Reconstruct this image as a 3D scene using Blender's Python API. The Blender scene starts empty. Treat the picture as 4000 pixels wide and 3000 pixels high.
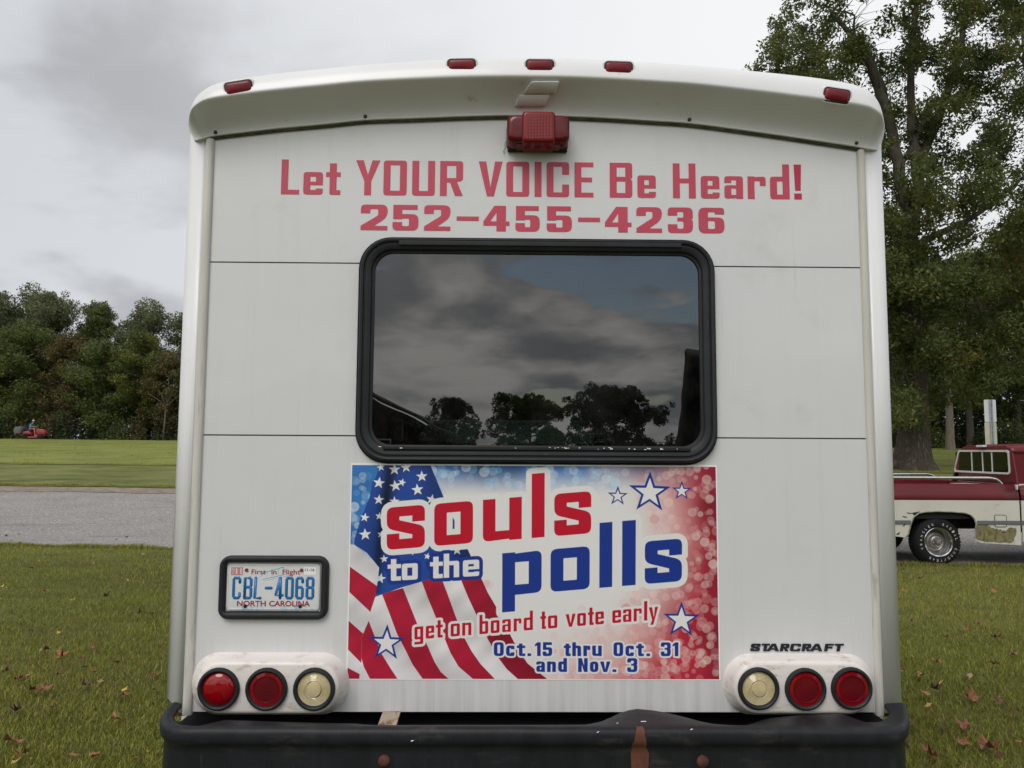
import bpy, bmesh, math, random
import numpy as np
from mathutils import Vector, Matrix
from mathutils.geometry import tessellate_polygon

# ---------------------------------------------------------------- camera
S = bpy.context.scene
COL = S.collection
CAM = Vector((-0.109, -2.5, 1.6))
YAW, PITCH, ROLL = 0.0136, math.radians(4.9), 0.0055
FPX = 3000.0
cam_data = bpy.data.cameras.new('camera')
cam_data.sensor_width = 36.0
cam_data.lens = 36.0 * FPX / 4000.0
cam_data.clip_start = 0.05
cam_data.clip_end = 3000
cam = bpy.data.objects.new('camera', cam_data)
COL.objects.link(cam)
CR = (Matrix.Rotation(-YAW, 3, 'Z') @ Matrix.Rotation(math.pi / 2 + PITCH, 3, 'X') @ Matrix.Rotation(ROLL, 3, 'Z'))
cam.matrix_world = Matrix.Translation(CAM) @ CR.to_4x4()
S.camera = cam

# ---------------------------------------------------------------- colour management
S.view_settings.view_transform = 'Standard'
S.view_settings.look = 'None'
S.view_settings.gamma = 1
S.view_settings.use_curve_mapping = False
S.view_settings.exposure = 0.32
S.cycles.max_bounces = 8
S.cycles.transparent_max_bounces = 16
S.cycles.use_denoising = True

# ---------------------------------------------------------------- world: broken overcast
SUN_EL, SUN_AZ = math.radians(50), math.radians(205)      # azimuth measured from +Y towards +X
W = bpy.data.worlds.new('World')
S.world = W
W.use_nodes = True
nt = W.node_tree
nt.nodes.clear()
def wn(t, **k):
    n = nt.nodes.new(t)
    for a, b in k.items(): setattr(n, a, b)
    return n
def wl(a, b): nt.links.new(a, b)
def wmath(op, a, b=None, c=None, clamp=False):
    n = wn('ShaderNodeMath', operation=op, use_clamp=clamp)
    for i, v in enumerate((a, b, c)):
        if v is None: continue
        if isinstance(v, (int, float)): n.inputs[i].default_value = v
        else: wl(v, n.inputs[i])
    return n.outputs[0]
def wmix(f, a, b):
    n = wn('ShaderNodeMix', data_type='RGBA')
    for s, v in ((n.inputs[0], f), (n.inputs[6], a), (n.inputs[7], b)):
        if isinstance(v, (int, float)): s.default_value = v
        elif isinstance(v, tuple): s.default_value = v
        else: wl(v, s)
    return n.outputs[2]
tc = wn('ShaderNodeTexCoord')
sep = wn('ShaderNodeSeparateXYZ'); wl(tc.outputs['Generated'], sep.inputs[0])
zz = wmath('ADD', wmath('MAXIMUM', sep.outputs[2], 0.0), 0.20)
px_ = wmath('DIVIDE', sep.outputs[0], zz); py_ = wmath('DIVIDE', sep.outputs[1], zz)
cmb = wn('ShaderNodeCombineXYZ'); wl(px_, cmb.inputs[0]); wl(py_, cmb.inputs[1]); cmb.inputs[2].default_value = 3.7
def wnoise(scale, detail, rough, off, dist=0.0):
    m = wn('ShaderNodeMapping'); m.inputs['Location'].default_value = off
    wl(cmb.outputs[0], m.inputs['Vector'])
    n = wn('ShaderNodeTexNoise'); n.inputs['Scale'].default_value = scale; n.inputs['Detail'].default_value = detail
    n.inputs['Roughness'].default_value = rough; n.inputs['Distortion'].default_value = dist
    wl(m.outputs[0], n.inputs['Vector']); return n.outputs[0]
n1 = wnoise(0.95, 7, 0.50, (5.6, 12.9, 0), 0.3)
n2 = wnoise(1.7, 7, 0.50, (11.3, 1.7, 2), 0.2)
cv = wn('ShaderNodeMapRange', interpolation_type='SMOOTHSTEP'); wl(wmath('ADD', n1, wmath('MULTIPLY', wmath('ADD', sep.outputs[1], 0.25, clamp=True), 0.45)), cv.inputs[0])
cv.inputs[1].default_value = 0.40; cv.inputs[2].default_value = 0.445
br = wn('ShaderNodeMapRange', interpolation_type='SMOOTHSTEP'); wl(wmath('ADD', wmath('MULTIPLY', n2, 0.6), wmath('MULTIPLY', n1, 0.4)), br.inputs[0])
br.inputs[1].default_value = 0.42; br.inputs[2].default_value = 0.585
sd = (math.sin(SUN_AZ) * math.cos(SUN_EL), math.cos(SUN_AZ) * math.cos(SUN_EL), math.sin(SUN_EL))
dp = wn('ShaderNodeVectorMath', operation='DOT_PRODUCT'); wl(tc.outputs['Generated'], dp.inputs[0]); dp.inputs[1].default_value = sd
glow = wmath('POWER', wmath('MAXIMUM', dp.outputs['Value'], 0.0), 6.0)
side_ = wmath('ADD', wmath('MULTIPLY', sep.outputs[1], 1.2), 0.45, clamp=True)
dark = wmix(br.outputs[0], wmix(side_, (2.4, 2.6, 2.9, 1), (3.4, 3.5, 3.7, 1)), wmix(side_, (11.6, 11.0, 10.3, 1), (5.5, 5.7, 6.0, 1)))
glow_b = wmix(glow, dark, (12.5, 12.2, 11.8, 1))
dp2 = wn('ShaderNodeVectorMath', operation='DOT_PRODUCT'); wl(tc.outputs['Generated'], dp2.inputs[0]); dp2.inputs[1].default_value = Vector((0.35, 0.80, 0.50)).normalized()
thin = wmath('MULTIPLY', wmath('POWER', wmath('MAXIMUM', dp2.outputs['Value'], 0.0), 6.0), 0.95)      # a thin bright part of the overcast
dp3 = wn('ShaderNodeVectorMath', operation='DOT_PRODUCT'); wl(tc.outputs['Generated'], dp3.inputs[0]); dp3.inputs[1].default_value = Vector((-0.62, 0.62, 0.50)).normalized()
thick = wmath('MULTIPLY', wmath('MULTIPLY', wmath('POWER', wmath('MAXIMUM', dp3.outputs['Value'], 0.0), 9.0), 0.85), wmath('SUBTRACT', 1.25, br.outputs[0], clamp=True))   # a thicker, greyer part
glow_b = wmix(thick, glow_b, (2.9, 3.0, 3.2, 1))
glowc = wmix(thin, glow_b, (7.4, 7.5, 7.6, 1))
hz = wmath('POWER', wmath('SUBTRACT', 1.0, wmath('MAXIMUM', sep.outputs[2], 0.0)), 9.0)
cl = wmix(wmath('MULTIPLY', hz, 0.55), glowc, (5.9, 6.1, 6.4, 1))
sky = wn('ShaderNodeTexSky', sky_type='NISHITA', sun_disc=False, sun_elevation=SUN_EL, sun_rotation=SUN_AZ)
sky.air_density = 1.2
out = wmix(cv.outputs[0], sky.outputs[0], cl)
bg = wn('ShaderNodeBackground'); wl(out, bg.inputs[0]); bg.inputs[1].default_value = 0.1
wo = wn('ShaderNodeOutputWorld'); wl(bg.outputs[0], wo.inputs[0])

sun_data = bpy.data.lights.new('sun', 'SUN')
sun_data.energy = 1.2; sun_data.angle = math.radians(30); sun_data.color = (1.0, 0.96, 0.9)
sun = bpy.data.objects.new('sun', sun_data); COL.objects.link(sun)
sun.rotation_euler = Vector(sd).to_track_quat('Z', 'Y').to_euler()
sun.location = (10, 10, 30)

# ---------------------------------------------------------------- helpers
def P(px, py, Y=0.0):
    """a place on the vertical plane y = Y, from measured picture coordinates (4000 x 3000)"""
    d = CR @ Vector(((px - 2000.0) / FPX, -(py - 1500.0) / FPX, -1.0))
    t = (Y - CAM.y) / d.y
    return CAM + d * t
def D(u, v, Y=0.0): return P(u * 4000 / 2212.0, v * 4000 / 2212.0, Y)

def mat(name, col, rough=0.5, metal=0.0, spec=0.5, coat=0.0, var=0.0, vscale=5.0, stretch=(1, 1, 1), bump=0.0, bscale=80.0,
        dirt=None, trans=0.0):
    """procedural principled material; var = colour mottling; dirt = (colour, scale, lo, hi, stretch)"""
    m = bpy.data.materials.new(name); m.use_nodes = True
    t = m.node_tree; b = t.nodes['Principled BSDF']
    b.inputs['Base Color'].default_value = (*col, 1); b.inputs['Roughness'].default_value = rough
    b.inputs['Metallic'].default_value = metal; b.inputs['Specular IOR Level'].default_value = spec
    b.inputs['Coat Weight'].default_value = coat
    tcn = t.nodes.new('ShaderNodeTexCoord')
    def noise(scale, detail, st=(1, 1, 1), rough_=0.6):
        mp = t.nodes.new('ShaderNodeMapping'); mp.inputs['Scale'].default_value = st
        t.links.new(tcn.outputs['Object'], mp.inputs['Vector'])
        n = t.nodes.new('ShaderNodeTexNoise'); n.inputs['Scale'].default_value = scale; n.inputs['Detail'].default_value = detail
        n.inputs['Roughness'].default_value = rough_
        t.links.new(mp.outputs[0], n.inputs['Vector']); return n.outputs[0]
    cur = None
    if var > 0:
        mr = t.nodes.new('ShaderNodeMapRange'); t.links.new(noise(vscale, 6, stretch), mr.inputs[0])
        mr.inputs[1].default_value = 0.3; mr.inputs[2].default_value = 0.7
        mx = t.nodes.new('ShaderNodeMix'); mx.data_type = 'RGBA'
        t.links.new(mr.outputs[0], mx.inputs[0])
        mx.inputs[6].default_value = (*[c * (1 - var) for c in col], 1); mx.inputs[7].default_value = (*[min(1, c * (1 + var)) for c in col], 1)
        cur = mx.outputs[2]
    for dd in (dirt or []):
        dc, ds, lo, hi, st = dd[:5]
        mr = t.nodes.new('ShaderNodeMapRange'); mr.interpolation_type = 'SMOOTHSTEP'
        t.links.new(noise(ds, 8, st, 0.65), mr.inputs[0]); mr.inputs[1].default_value = lo; mr.inputs[2].default_value = hi
        fac = mr.outputs[0]
        if len(dd) > 5:       # limit to a height range (z0 full -> z1 none)
            sx = t.nodes.new('ShaderNodeSeparateXYZ'); t.links.new(tcn.outputs['Object'], sx.inputs[0])
            m2 = t.nodes.new('ShaderNodeMapRange'); t.links.new(sx.outputs[2], m2.inputs[0])
            m2.inputs[1].default_value = dd[5]; m2.inputs[2].default_value = dd[6]; m2.inputs[3].default_value = 1; m2.inputs[4].default_value = 0
            mm = t.nodes.new('ShaderNodeMath'); mm.operation = 'MULTIPLY'; t.links.new(fac, mm.inputs[0]); t.links.new(m2.outputs[0], mm.inputs[1])
            fac = mm.outputs[0]
        mx = t.nodes.new('ShaderNodeMix'); mx.data_type = 'RGBA'; t.links.new(fac, mx.inputs[0])
        if cur is None: mx.inputs[6].default_value = (*col, 1)
        else: t.links.new(cur, mx.inputs[6])
        mx.inputs[7].default_value = (*dc, 1); cur = mx.outputs[2]
    if cur is not None: t.links.new(cur, b.inputs['Base Color'])
    if bump > 0:
        bp = t.nodes.new('ShaderNodeBump'); bp.inputs['Strength'].default_value = bump; bp.inputs['Distance'].default_value = 0.02
        t.links.new(noise(bscale, 6, stretch), bp.inputs['Height']); t.links.new(bp.outputs[0], b.inputs['Normal'])
    return m

def leaf_mat(name, cols, trans=0.35, rough=0.55, attr='tint'):
    m = bpy.data.materials.new(name); m.use_nodes = True; t = m.node_tree; b = t.nodes['Principled BSDF']
    a = t.nodes.new('ShaderNodeAttribute'); a.attribute_name = attr
    r = t.nodes.new('ShaderNodeValToRGB'); t.links.new(a.outputs['Fac'], r.inputs[0])
    e = r.color_ramp.elements
    while len(e) < len(cols): e.new(0.5)
    for i, (pos, c) in enumerate(cols): e[i].position = pos; e[i].color = (*c, 1)
    t.links.new(r.outputs[0], b.inputs['Base Color']); b.inputs['Roughness'].default_value = rough
    b.inputs['Specular IOR Level'].default_value = 0.3
    tr = t.nodes.new('ShaderNodeBsdfTranslucent'); t.links.new(r.outputs[0], tr.inputs[0])
    mx = t.nodes.new('ShaderNodeMixShader'); mx.inputs[0].default_value = trans
    t.links.new(b.outputs[0], mx.inputs[1]); t.links.new(tr.outputs[0], mx.inputs[2])
    t.links.new(mx.outputs[0], t.nodes['Material Output'].inputs[0])
    return m

def glass_mat(name, tint, ior=1.9, rough=0.0, warp=0.0, dust=0.0):
    m = bpy.data.materials.new(name); m.use_nodes = True; t = m.node_tree; t.nodes.remove(t.nodes['Principled BSDF'])
    g = t.nodes.new('ShaderNodeBsdfGlossy'); g.inputs['Roughness'].default_value = rough
    tr = t.nodes.new('ShaderNodeBsdfTransparent'); tr.inputs[0].default_value = (*tint, 1)
    f = t.nodes.new('ShaderNodeFresnel'); f.inputs[0].default_value = ior
    mx = t.nodes.new('ShaderNodeMixShader'); t.links.new(f.outputs[0], mx.inputs[0])
    t.links.new(tr.outputs[0], mx.inputs[1]); t.links.new(g.outputs[0], mx.inputs[2])
    res = mx.outputs[0]
    if warp > 0:
        tcn = t.nodes.new('ShaderNodeTexCoord'); n = t.nodes.new('ShaderNodeTexNoise'); n.inputs['Scale'].default_value = 4.0; n.inputs['Detail'].default_value = 2
        t.links.new(tcn.outputs['Object'], n.inputs['Vector']); bp = t.nodes.new('ShaderNodeBump'); bp.inputs['Strength'].default_value = warp; bp.inputs['Distance'].default_value = 0.01
        t.links.new(n.outputs[0], bp.inputs['Height']); t.links.new(bp.outputs[0], g.inputs['Normal'])
    if dust > 0:
        n2_ = t.nodes.new('ShaderNodeTexNoise'); n2_.inputs['Scale'].default_value = 7.0; n2_.inputs['Detail'].default_value = 8; n2_.inputs['Roughness'].default_value = .7
        t.links.new(t.nodes.new('ShaderNodeTexCoord').outputs['Object'], n2_.inputs['Vector'])
        mr = t.nodes.new('ShaderNodeMapRange'); t.links.new(n2_.outputs[0], mr.inputs[0]); mr.inputs[1].default_value = .4; mr.inputs[2].default_value = .75; mr.inputs[4].default_value = dust
        df = t.nodes.new('ShaderNodeBsdfDiffuse'); df.inputs[0].default_value = (.5, .48, .44, 1); m3 = t.nodes.new('ShaderNodeMixShader')
        t.links.new(mr.outputs[0], m3.inputs[0]); t.links.new(res, m3.inputs[1]); t.links.new(df.outputs[0], m3.inputs[2]); res = m3.outputs[0]
    t.links.new(res, t.nodes['Material Output'].inputs[0]); return m

def link(name, me, m, parent=None, smooth=False):
    o = bpy.data.objects.new(name, me); COL.objects.link(o)
    if m is not None and len(me.materials) == 0: me.materials.append(m)
    if parent is not None: o.parent = parent
    if smooth:
        me.polygons.foreach_set('use_smooth', [True] * len(me.polygons))
    return o
def tag(o, label=None, cat=None, group=None, kind=None):
    if label: o['label'] = label
    if cat: o['category'] = cat
    if group: o['group'] = group
    if kind: o['kind'] = kind
    return o
def empty(name, loc=(0, 0, 0), rz=0.0, **k):
    o = bpy.data.objects.new(name, None); COL.objects.link(o); o.empty_display_size = 0.2
    o.location = loc; o.rotation_euler = (0, 0, rz); return tag(o, **k)
def bmo(name, bm, m, parent=None, smooth=False, bevel=0.0, seg=2, local=None):
    """bmesh -> object; world-space geometry is moved into the parent's frame (parents are unrotated or given by local)"""
    bmesh.ops.recalc_face_normals(bm, faces=bm.faces)
    me = bpy.data.meshes.new(name); bm.to_mesh(me); bm.free()
    o = link(name, me, m, parent, smooth)
    if bevel > 0:
        md = o.modifiers.new('bevel', 'BEVEL'); md.width = bevel; md.segments = seg; md.limit_method = 'ANGLE'; md.angle_limit = math.radians(40)
    if smooth or bevel > 0:
        me.polygons.foreach_set('use_smooth', [True] * len(me.polygons))
        if smooth != 'all':
            wn_ = o.modifiers.new('split', 'EDGE_SPLIT') if bevel == 0 else o.modifiers.new('wn', 'WEIGHTED_NORMAL')
            if bevel == 0: wn_.split_angle = math.radians(38)
    return o
def box(bm, x0, y0, z0, x1, y1, z1):
    vs = [bm.verts.new((x, y, z)) for z in (z0, z1) for y in (y0, y1) for x in (x0, x1)]
    for f in ((0, 2, 3, 1), (4, 5, 7, 6), (0, 1, 5, 4), (2, 6, 7, 3), (0, 4, 6, 2), (1, 3, 7, 5)):
        bm.faces.new([vs[i] for i in f])
def boxo(name, a, b, m, parent=None, bevel=0.0, **k):
    bm = bmesh.new(); box(bm, *a, *b); return bmo(name, bm, m, parent, bevel=bevel, **k)
def rrect(x0, z0, x1, z1, r, n=6):
    """rounded rectangle, counter-clockwise list of 2D points"""
    pts = []
    for cx, cz, a0 in ((x1 - r, z0 + r, -90), (x1 - r, z1 - r, 0), (x0 + r, z1 - r, 90), (x0 + r, z0 + r, 180)):
        for i in range(n + 1):
            a = math.radians(a0 + 90 * i / n); pts.append((cx + r * math.cos(a), cz + r * math.sin(a)))
    return pts
def loft(bm, rings, closed=True, cap0=False, cap1=False):
    vr = [[bm.verts.new(p) for p in r] for r in rings]
    n = len(rings[0])
    for a, b in zip(vr, vr[1:]):
        for i in range(n if closed else n - 1):
            j = (i + 1) % n
            try: bm.faces.new((a[i], a[j], b[j], b[i]))
            except ValueError: pass
    if cap0: bm.faces.new(vr[0])
    if cap1: bm.faces.new(list(reversed(vr[-1])))
    return vr
def tess(bm, contours, place, thick=None):
    """fill contours (first = outer, rest = holes; 2D) and optionally extrude; place((u,v),k) -> 3D for k=0 front, k=1 back"""
    flat = [p for c in contours for p in c]
    tris = tessellate_polygon([[Vector((p[0], p[1], 0)) for p in c] for c in contours])
    fr = [bm.verts.new(place(p, 0)) for p in flat]
    for t in tris:
        try: bm.faces.new([fr[i] for i in t])
        except ValueError: pass
    if thick:
        bk = [bm.verts.new(place(p, 1)) for p in flat]
        for t in tris:
            try: bm.faces.new([bk[i] for i in reversed(t)])
            except ValueError: pass
        k = 0
        for c in contours:
            n = len(c)
            for i in range(n):
                j = (i + 1) % n
                try: bm.faces.new((fr[k + i], bk[k + i], bk[k + j], fr[k + j]))
                except ValueError: pass
            k += n
def plate_xz(name, contours, y0, y1, m, parent=None, **k):
    bm = bmesh.new(); tess(bm, contours, lambda p, s: (p[0], y1 if s else y0, p[1]), True)
    return bmo(name, bm, m, parent, **k)
def tube_bm(bm, pts, radii, seg=8, caps=True):
    pts = [Vector(p) for p in pts]
    if isinstance(radii, (int, float)): radii = [radii] * len(pts)
    rings = []; prev = None
    for i, p in enumerate(pts):
        a = pts[max(0, i - 1)]; b = pts[min(len(pts) - 1, i + 1)]
        t = (b - a).normalized()
        if prev is None:
            ref = Vector((0, 0, 1)) if abs(t.z) < 0.9 else Vector((1, 0, 0))
            n = t.cross(ref).normalized()
        else:
            n = (prev - t * prev.dot(t)).normalized()
        prev = n; bq = t.cross(n)
        rings.append([p + (n * math.cos(2 * math.pi * k / seg) + bq * math.sin(2 * math.pi * k / seg)) * radii[i] for k in range(seg)])
    return loft(bm, rings, True, caps, caps)
def tubeo(name, pts, r, m, parent=None, seg=10, **k):
    bm = bmesh.new(); tube_bm(bm, pts, r, seg); return bmo(name, bm, m, parent, smooth=True, **k)
def lathe_bm(bm, prof, center, axis='Y', seg=32, cap0=False, cap1=False, sx=1.0, sz=1.0):
    """prof = [(radius, along)]; axis Y: discs face -Y/+Y"""
    c = Vector(center); rings = []
    for r, h in prof:
        ring = []
        for k in range(seg):
            a = 2 * math.pi * k / seg
            u, v = r * math.cos(a) * sx, r * math.sin(a) * sz
            ring.append(c + (Vector((u, h, v)) if axis == 'Y' else Vector((u, v, h)) if axis == 'Z' else Vector((h, u, v))))
        rings.append(ring)
    return loft(bm, rings, True, cap0, cap1)
def latheo(name, prof, center, m, parent=None, axis='Y', seg=32, cap0=True, cap1=True, **k):
    bm = bmesh.new(); lathe_bm(bm, prof, center, axis, seg, cap0, cap1); return bmo(name, bm, m, parent, smooth=True, **k)
def npmesh(name, verts, faces, tint=None):
    verts = np.asarray(verts, dtype=np.float32); faces = np.asarray(faces, dtype=np.int32)
    me = bpy.data.meshes.new(name); k = faces.shape[1]
    me.vertices.add(len(verts)); me.vertices.foreach_set('co', verts.ravel())
    me.loops.add(faces.size); me.loops.foreach_set('vertex_index', faces.ravel())
    me.polygons.add(len(faces)); me.polygons.foreach_set('loop_start', np.arange(0, faces.size, k, dtype=np.int32))
    me.update(calc_edges=True)
    if tint is not None:
        at = me.attributes.new('tint', 'FLOAT', 'POINT'); at.data.foreach_set('value', np.asarray(tint, dtype=np.float32))
    return me
def copy_tree(o, parent=None):
    c = o.copy(); COL.objects.link(c)
    if parent is not None: c.parent = parent
    for ch in [x for x in S.objects if x.parent == o]: copy_tree(ch, c)
    return c

# ---------------------------------------------------------------- lettering: outlines for every character used
def rc(pts, n=4):
    """round the corners of a polygon given as (x, y) or (x, y, radius)"""
    out = []; N = len(pts)
    for i, p in enumerate(pts):
        r = p[2] if len(p) > 2 else 0
        b = Vector(p[:2])
        if r <= 0: out.append((b.x, b.y)); continue
        a = Vector(pts[i - 1][:2]); c = Vector(pts[(i + 1) % N][:2])
        d1 = (a - b); d2 = (c - b); r = min(r, d1.length * 0.49, d2.length * 0.49)
        q0 = b + d1.normalized() * r; q1 = b + d2.normalized() * r
        for k in range(n + 1):
            t = k / n; q = q0 * (1 - t) ** 2 + b * 2 * t * (1 - t) + q1 * t * t
            out.append((q.x, q.y))
    return out
def glyph(ch, w, s=0.2, t=0.15, x=0.64, R=0.08, q=0.0, de=0.25):
    """contours of a square-shouldered letter: w width, s stem, t bar, x x-height, cap height 1"""
    cap = 1.0
    def rect(a, b, c, d, r=0): return [(a, b, r), (c, b, r), (c, d, r), (a, d, r)]
    G = None
    if ch == 'o': G = [rect(0, 0, w, x, R), rect(s, t, w - s, x - t, q)]
    elif ch == 'O': G = [rect(0, 0, w, 1, R), rect(s, t, w - s, 1 - t, q)]
    elif ch in 'sS':
        X = x if ch == 's' else 1.0
        G = [[(0, 0, R), (w, 0, R), (w, .50 * X, R), (s, .68 * X), (s, X - t, q), (w - s, X - t, q), (w - s, .62 * X), (w, .62 * X), (w, X, R), (0, X, R), (0, .50 * X, R), (w - s, .32 * X), (w - s, t, q), (s, t, q), (s, .37 * X), (0, .37 * X)]]
    elif ch == 'u': G = [[(0, 0, R), (w - s, 0.02), (w - s, 0), (w, 0), (w, x), (w - s, x), (w - s, t), (s, t), (s, x), (0, x)]]
    elif ch == 'U': G = [[(0, 0, R), (w, 0, R), (w, 1), (w - s, 1), (w - s, t), (s, t), (s, 1), (0, 1)]]
    elif ch == 'n': G = [[(0, 0), (s, 0), (s, x - t, q), (w - s, x - t, q), (w - s, 0), (w, 0), (w, x, R), (s, x - .02), (s, x), (0, x)]]
    elif ch == 'h': G = [[(0, 0), (s, 0), (s, x - t, q), (w - s, x - t, q), (w - s, 0), (w, 0), (w, x, R), (s, x), (s, 1), (0, 1)]]
    elif ch in 'lI': G = [rect(0, 0, w, 1)]
    elif ch == 't':
        a = .25 * w; S2 = s
        G = [[(a, 0, R * .6), (w, 0), (w, t), (a + S2, t), (a + S2, x - t), (w, x - t), (w, x), (a + S2, x), (a + S2, .9), (a, .9), (a, x), (0, x), (0, x - t), (a, x - t)]]
    elif ch == 'e': G = [[(0, 0, R), (w, 0, R), (w, .27 * x), (w - s, .27 * x), (w - s, t, q), (s, t, q), (s, .42 * x), (w, .42 * x), (w, x, R), (0, x, R)], rect(s, .42 * x + t * .75, w - s, x - t, q)]
    elif ch == 'a': G = [[(0, 0, R), (w - s, 0.02), (w - s, 0), (w, 0), (w, x, R), (0, x, R), (0, .70 * x), (s, .70 * x), (s, x - t * .85), (w - s, x - t * .85), (w - s, .60 * x), (0, .60 * x, R)], rect(s, t * .85, w - s, .60 * x - t * .7, q)]
    elif ch == 'r': G = [[(0, 0), (s, 0), (s, x - t, q), (w - s * .85, x - t, q), (w - s * .85, .58 * x), (w, .58 * x), (w, x, R), (s, x - .02), (s, x), (0, x)]]
    elif ch == 'd': G = [[(0, 0, R), (w, 0), (w, 1), (w - s, 1), (w - s, x), (0, x, R)], rect(s, t, w - s, x - t, q)]
    elif ch == 'b': G = [[(0, 0), (w, 0, R), (w, x, R), (s, x), (s, 1), (0, 1)], rect(s, t, w - s, x - t, q)]
    elif ch == 'p': G = [[(0, -de), (s, -de), (s, 0), (w, 0.01, R), (w, x, R), (s, x - .02), (s, x), (0, x)], rect(s, t, w - s, x - t, q)]
    elif ch == 'g': G = [[(0, 0, R), (w - s, 0), (w - s, -de + t), (0, -de + t), (0, -de), (w, -de, R), (w, x), (0, x, R)], rect(s, t, w - s, x - t, q)]
    elif ch in 'vV':
        X = x if ch == 'v' else 1.0
        G = [[(w / 2 - s * .5, 0), (w / 2 + s * .5, 0), (w, X), (w - s * 1.08, X), (w / 2, .26 * X), (s * 1.08, X), (0, X)]]
    elif ch == 'y': G = [[(.16 * w, -de), (.16 * w + s, -de), (w, x), (w - s * 1.08, x), (w / 2 + .02, .2 * x), (s * 1.08, x), (0, x), (w * .5 - s * .45, 0)]]
    elif ch == 'Y': G = [[(w / 2 - s / 2, 0), (w / 2 + s / 2, 0), (w / 2 + s / 2, .40), (w, 1), (w - s * 1.12, 1), (w / 2, .58), (s * 1.12, 1), (0, 1), (w / 2 - s / 2, .40)]]
    elif ch in 'cC':
        X = x if ch == 'c' else 1.0
        G = [[(0, 0, R), (w, 0, R), (w, .36 * X), (w - s, .36 * X), (w - s, t, q), (s, t, q), (s, X - t, q), (w - s, X - t, q), (w - s, .64 * X), (w, .64 * X), (w, X, R), (0, X, R)]]
    elif ch == 'E': G = [[(0, 0), (w, 0), (w, t), (s, t), (s, .5 - t / 2), (w * .93, .5 - t / 2), (w * .93, .5 + t / 2), (s, .5 + t / 2), (s, 1 - t), (w, 1 - t), (w, 1), (0, 1)]]
    elif ch == 'F': G = [[(0, 0), (s, 0), (s, .5 - t / 2), (w * .9, .5 - t / 2), (w * .9, .5 + t / 2), (s, .5 + t / 2), (s, 1 - t), (w, 1 - t), (w, 1), (0, 1)]]
    elif ch == 'T': G = [[(w / 2 - s / 2, 0), (w / 2 + s / 2, 0), (w / 2 + s / 2, 1 - t), (w, 1 - t), (w, 1), (0, 1), (0, 1 - t), (w / 2 - s / 2, 1 - t)]]
    elif ch == 'A': G = [[(0, 0), (s * 1.1, 0), (s * 1.1 + .1 * w, .2), (w - s * 1.1 - .1 * w, .2), (w - s * 1.1, 0), (w, 0), (.5 * w + s * .6, 1), (.5 * w - s * .6, 1)], [(.38 * w, .38), (.62 * w, .38), (.5 * w, .76)]]
    elif ch == 'L': G = [[(0, 0), (w, 0), (w, t), (s, t), (s, 1), (0, 1)]]
    elif ch == 'H': G = [[(0, 0), (s, 0), (s, .5 - t / 2), (w - s, .5 - t / 2), (w - s, 0), (w, 0), (w, 1), (w - s, 1), (w - s, .5 + t / 2), (s, .5 + t / 2), (s, 1), (0, 1)]]
    elif ch == 'N': G = [[(0, 0), (s, 0), (s, .52), (w - s, 0), (w, 0), (w, 1), (w - s, 1), (w - s, .48), (s, 1), (0, 1)]]
    elif ch == 'R': G = [[(0, 0), (s, 0), (s, .38), (.44 * w, .38), (w - s * 1.15, 0), (w, 0), (.74 * w, .40), (w, .44, R), (w, 1, R), (0, 1)], rect(s, .38 + t, w - s, 1 - t, q)]
    elif ch == 'B': G = [[(0, 0), (w, 0, R), (w, .49, R * .6), (w * .92, .53), (w, .57, R * .6), (w, 1, R), (0, 1)], rect(s, t, w - s, .53 - t / 2, q), rect(s, .53 + t / 2, w - s, 1 - t, q)]
    elif ch == '!': G = [rect(0, 0, w, .17), [(.13 * w, .25), (.87 * w, .25), (w, 1), (0, 1)]]
    elif ch == '2': G = [[(0, 0), (w, 0), (w, t), (.50 * w, t), (w, .52, R), (w, 1, R), (0, 1, R), (0, .66), (s, .66), (s, 1 - t, q), (w - s, 1 - t, q), (w - s, .58, q), (0, .17)]]
    elif ch == '3': G = [[(0, 0, R), (w, 0, R), (w, .49, R * .6), (w * .93, .53), (w, .57, R * .6), (w, 1, R), (0, 1, R), (0, .68), (s, .68), (s, 1 - t, q), (w - s, 1 - t, q), (w - s, .60, q), (.38 * w, .60), (.38 * w, .46), (w - s, .46, q), (w - s, t, q), (s, t, q), (s, .34), (0, .34)]]
    elif ch == '4': G = [[(.50 * w, 0), (.50 * w + s, 0), (.50 * w + s, .22), (w, .22), (w, .22 + t), (.50 * w + s, .22 + t), (.50 * w + s, 1), (.42 * w, 1), (0, .22 + t), (0, .22), (.50 * w, .22)], [(.26 * w, .22 + t), (.50 * w, .22 + t), (.50 * w, .74)]]
    elif ch == '5': G = [[(0, 0, R), (w, 0, R), (w, .64, R), (s, .64), (s, 1 - t * 1.1), (w * .96, 1 - t * 1.1), (w * .96, 1), (0.02, 1), (0.02, .44), (s, .44), (s, .64 - t, q), (w - s, .64 - t, q), (w - s, t, q), (s, t, q), (s, .33), (0, .33)]]
    elif ch == '6': G = [[(0, 0, R), (w, 0, R), (w, .62, R), (s, .62), (s, 1 - t, q), (w - s, 1 - t, q), (w - s, .74), (w, .74), (w, 1, R), (0, 1, R)], rect(s, t, w - s, .62 - t * .8, q)]
    elif ch == '1': G = [[(.40 * w, 0), (.40 * w + s, 0), (.40 * w + s, 1), (.48 * w, 1), (.05 * w, .84), (.05 * w, .68), (.40 * w, .76)]]
    elif ch == '-': G = [rect(0, .40, w, .40 + t)]
    elif ch == '.': G = [rect(0, 0, w, .2)]
    return [rc(c) for c in G]

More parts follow.
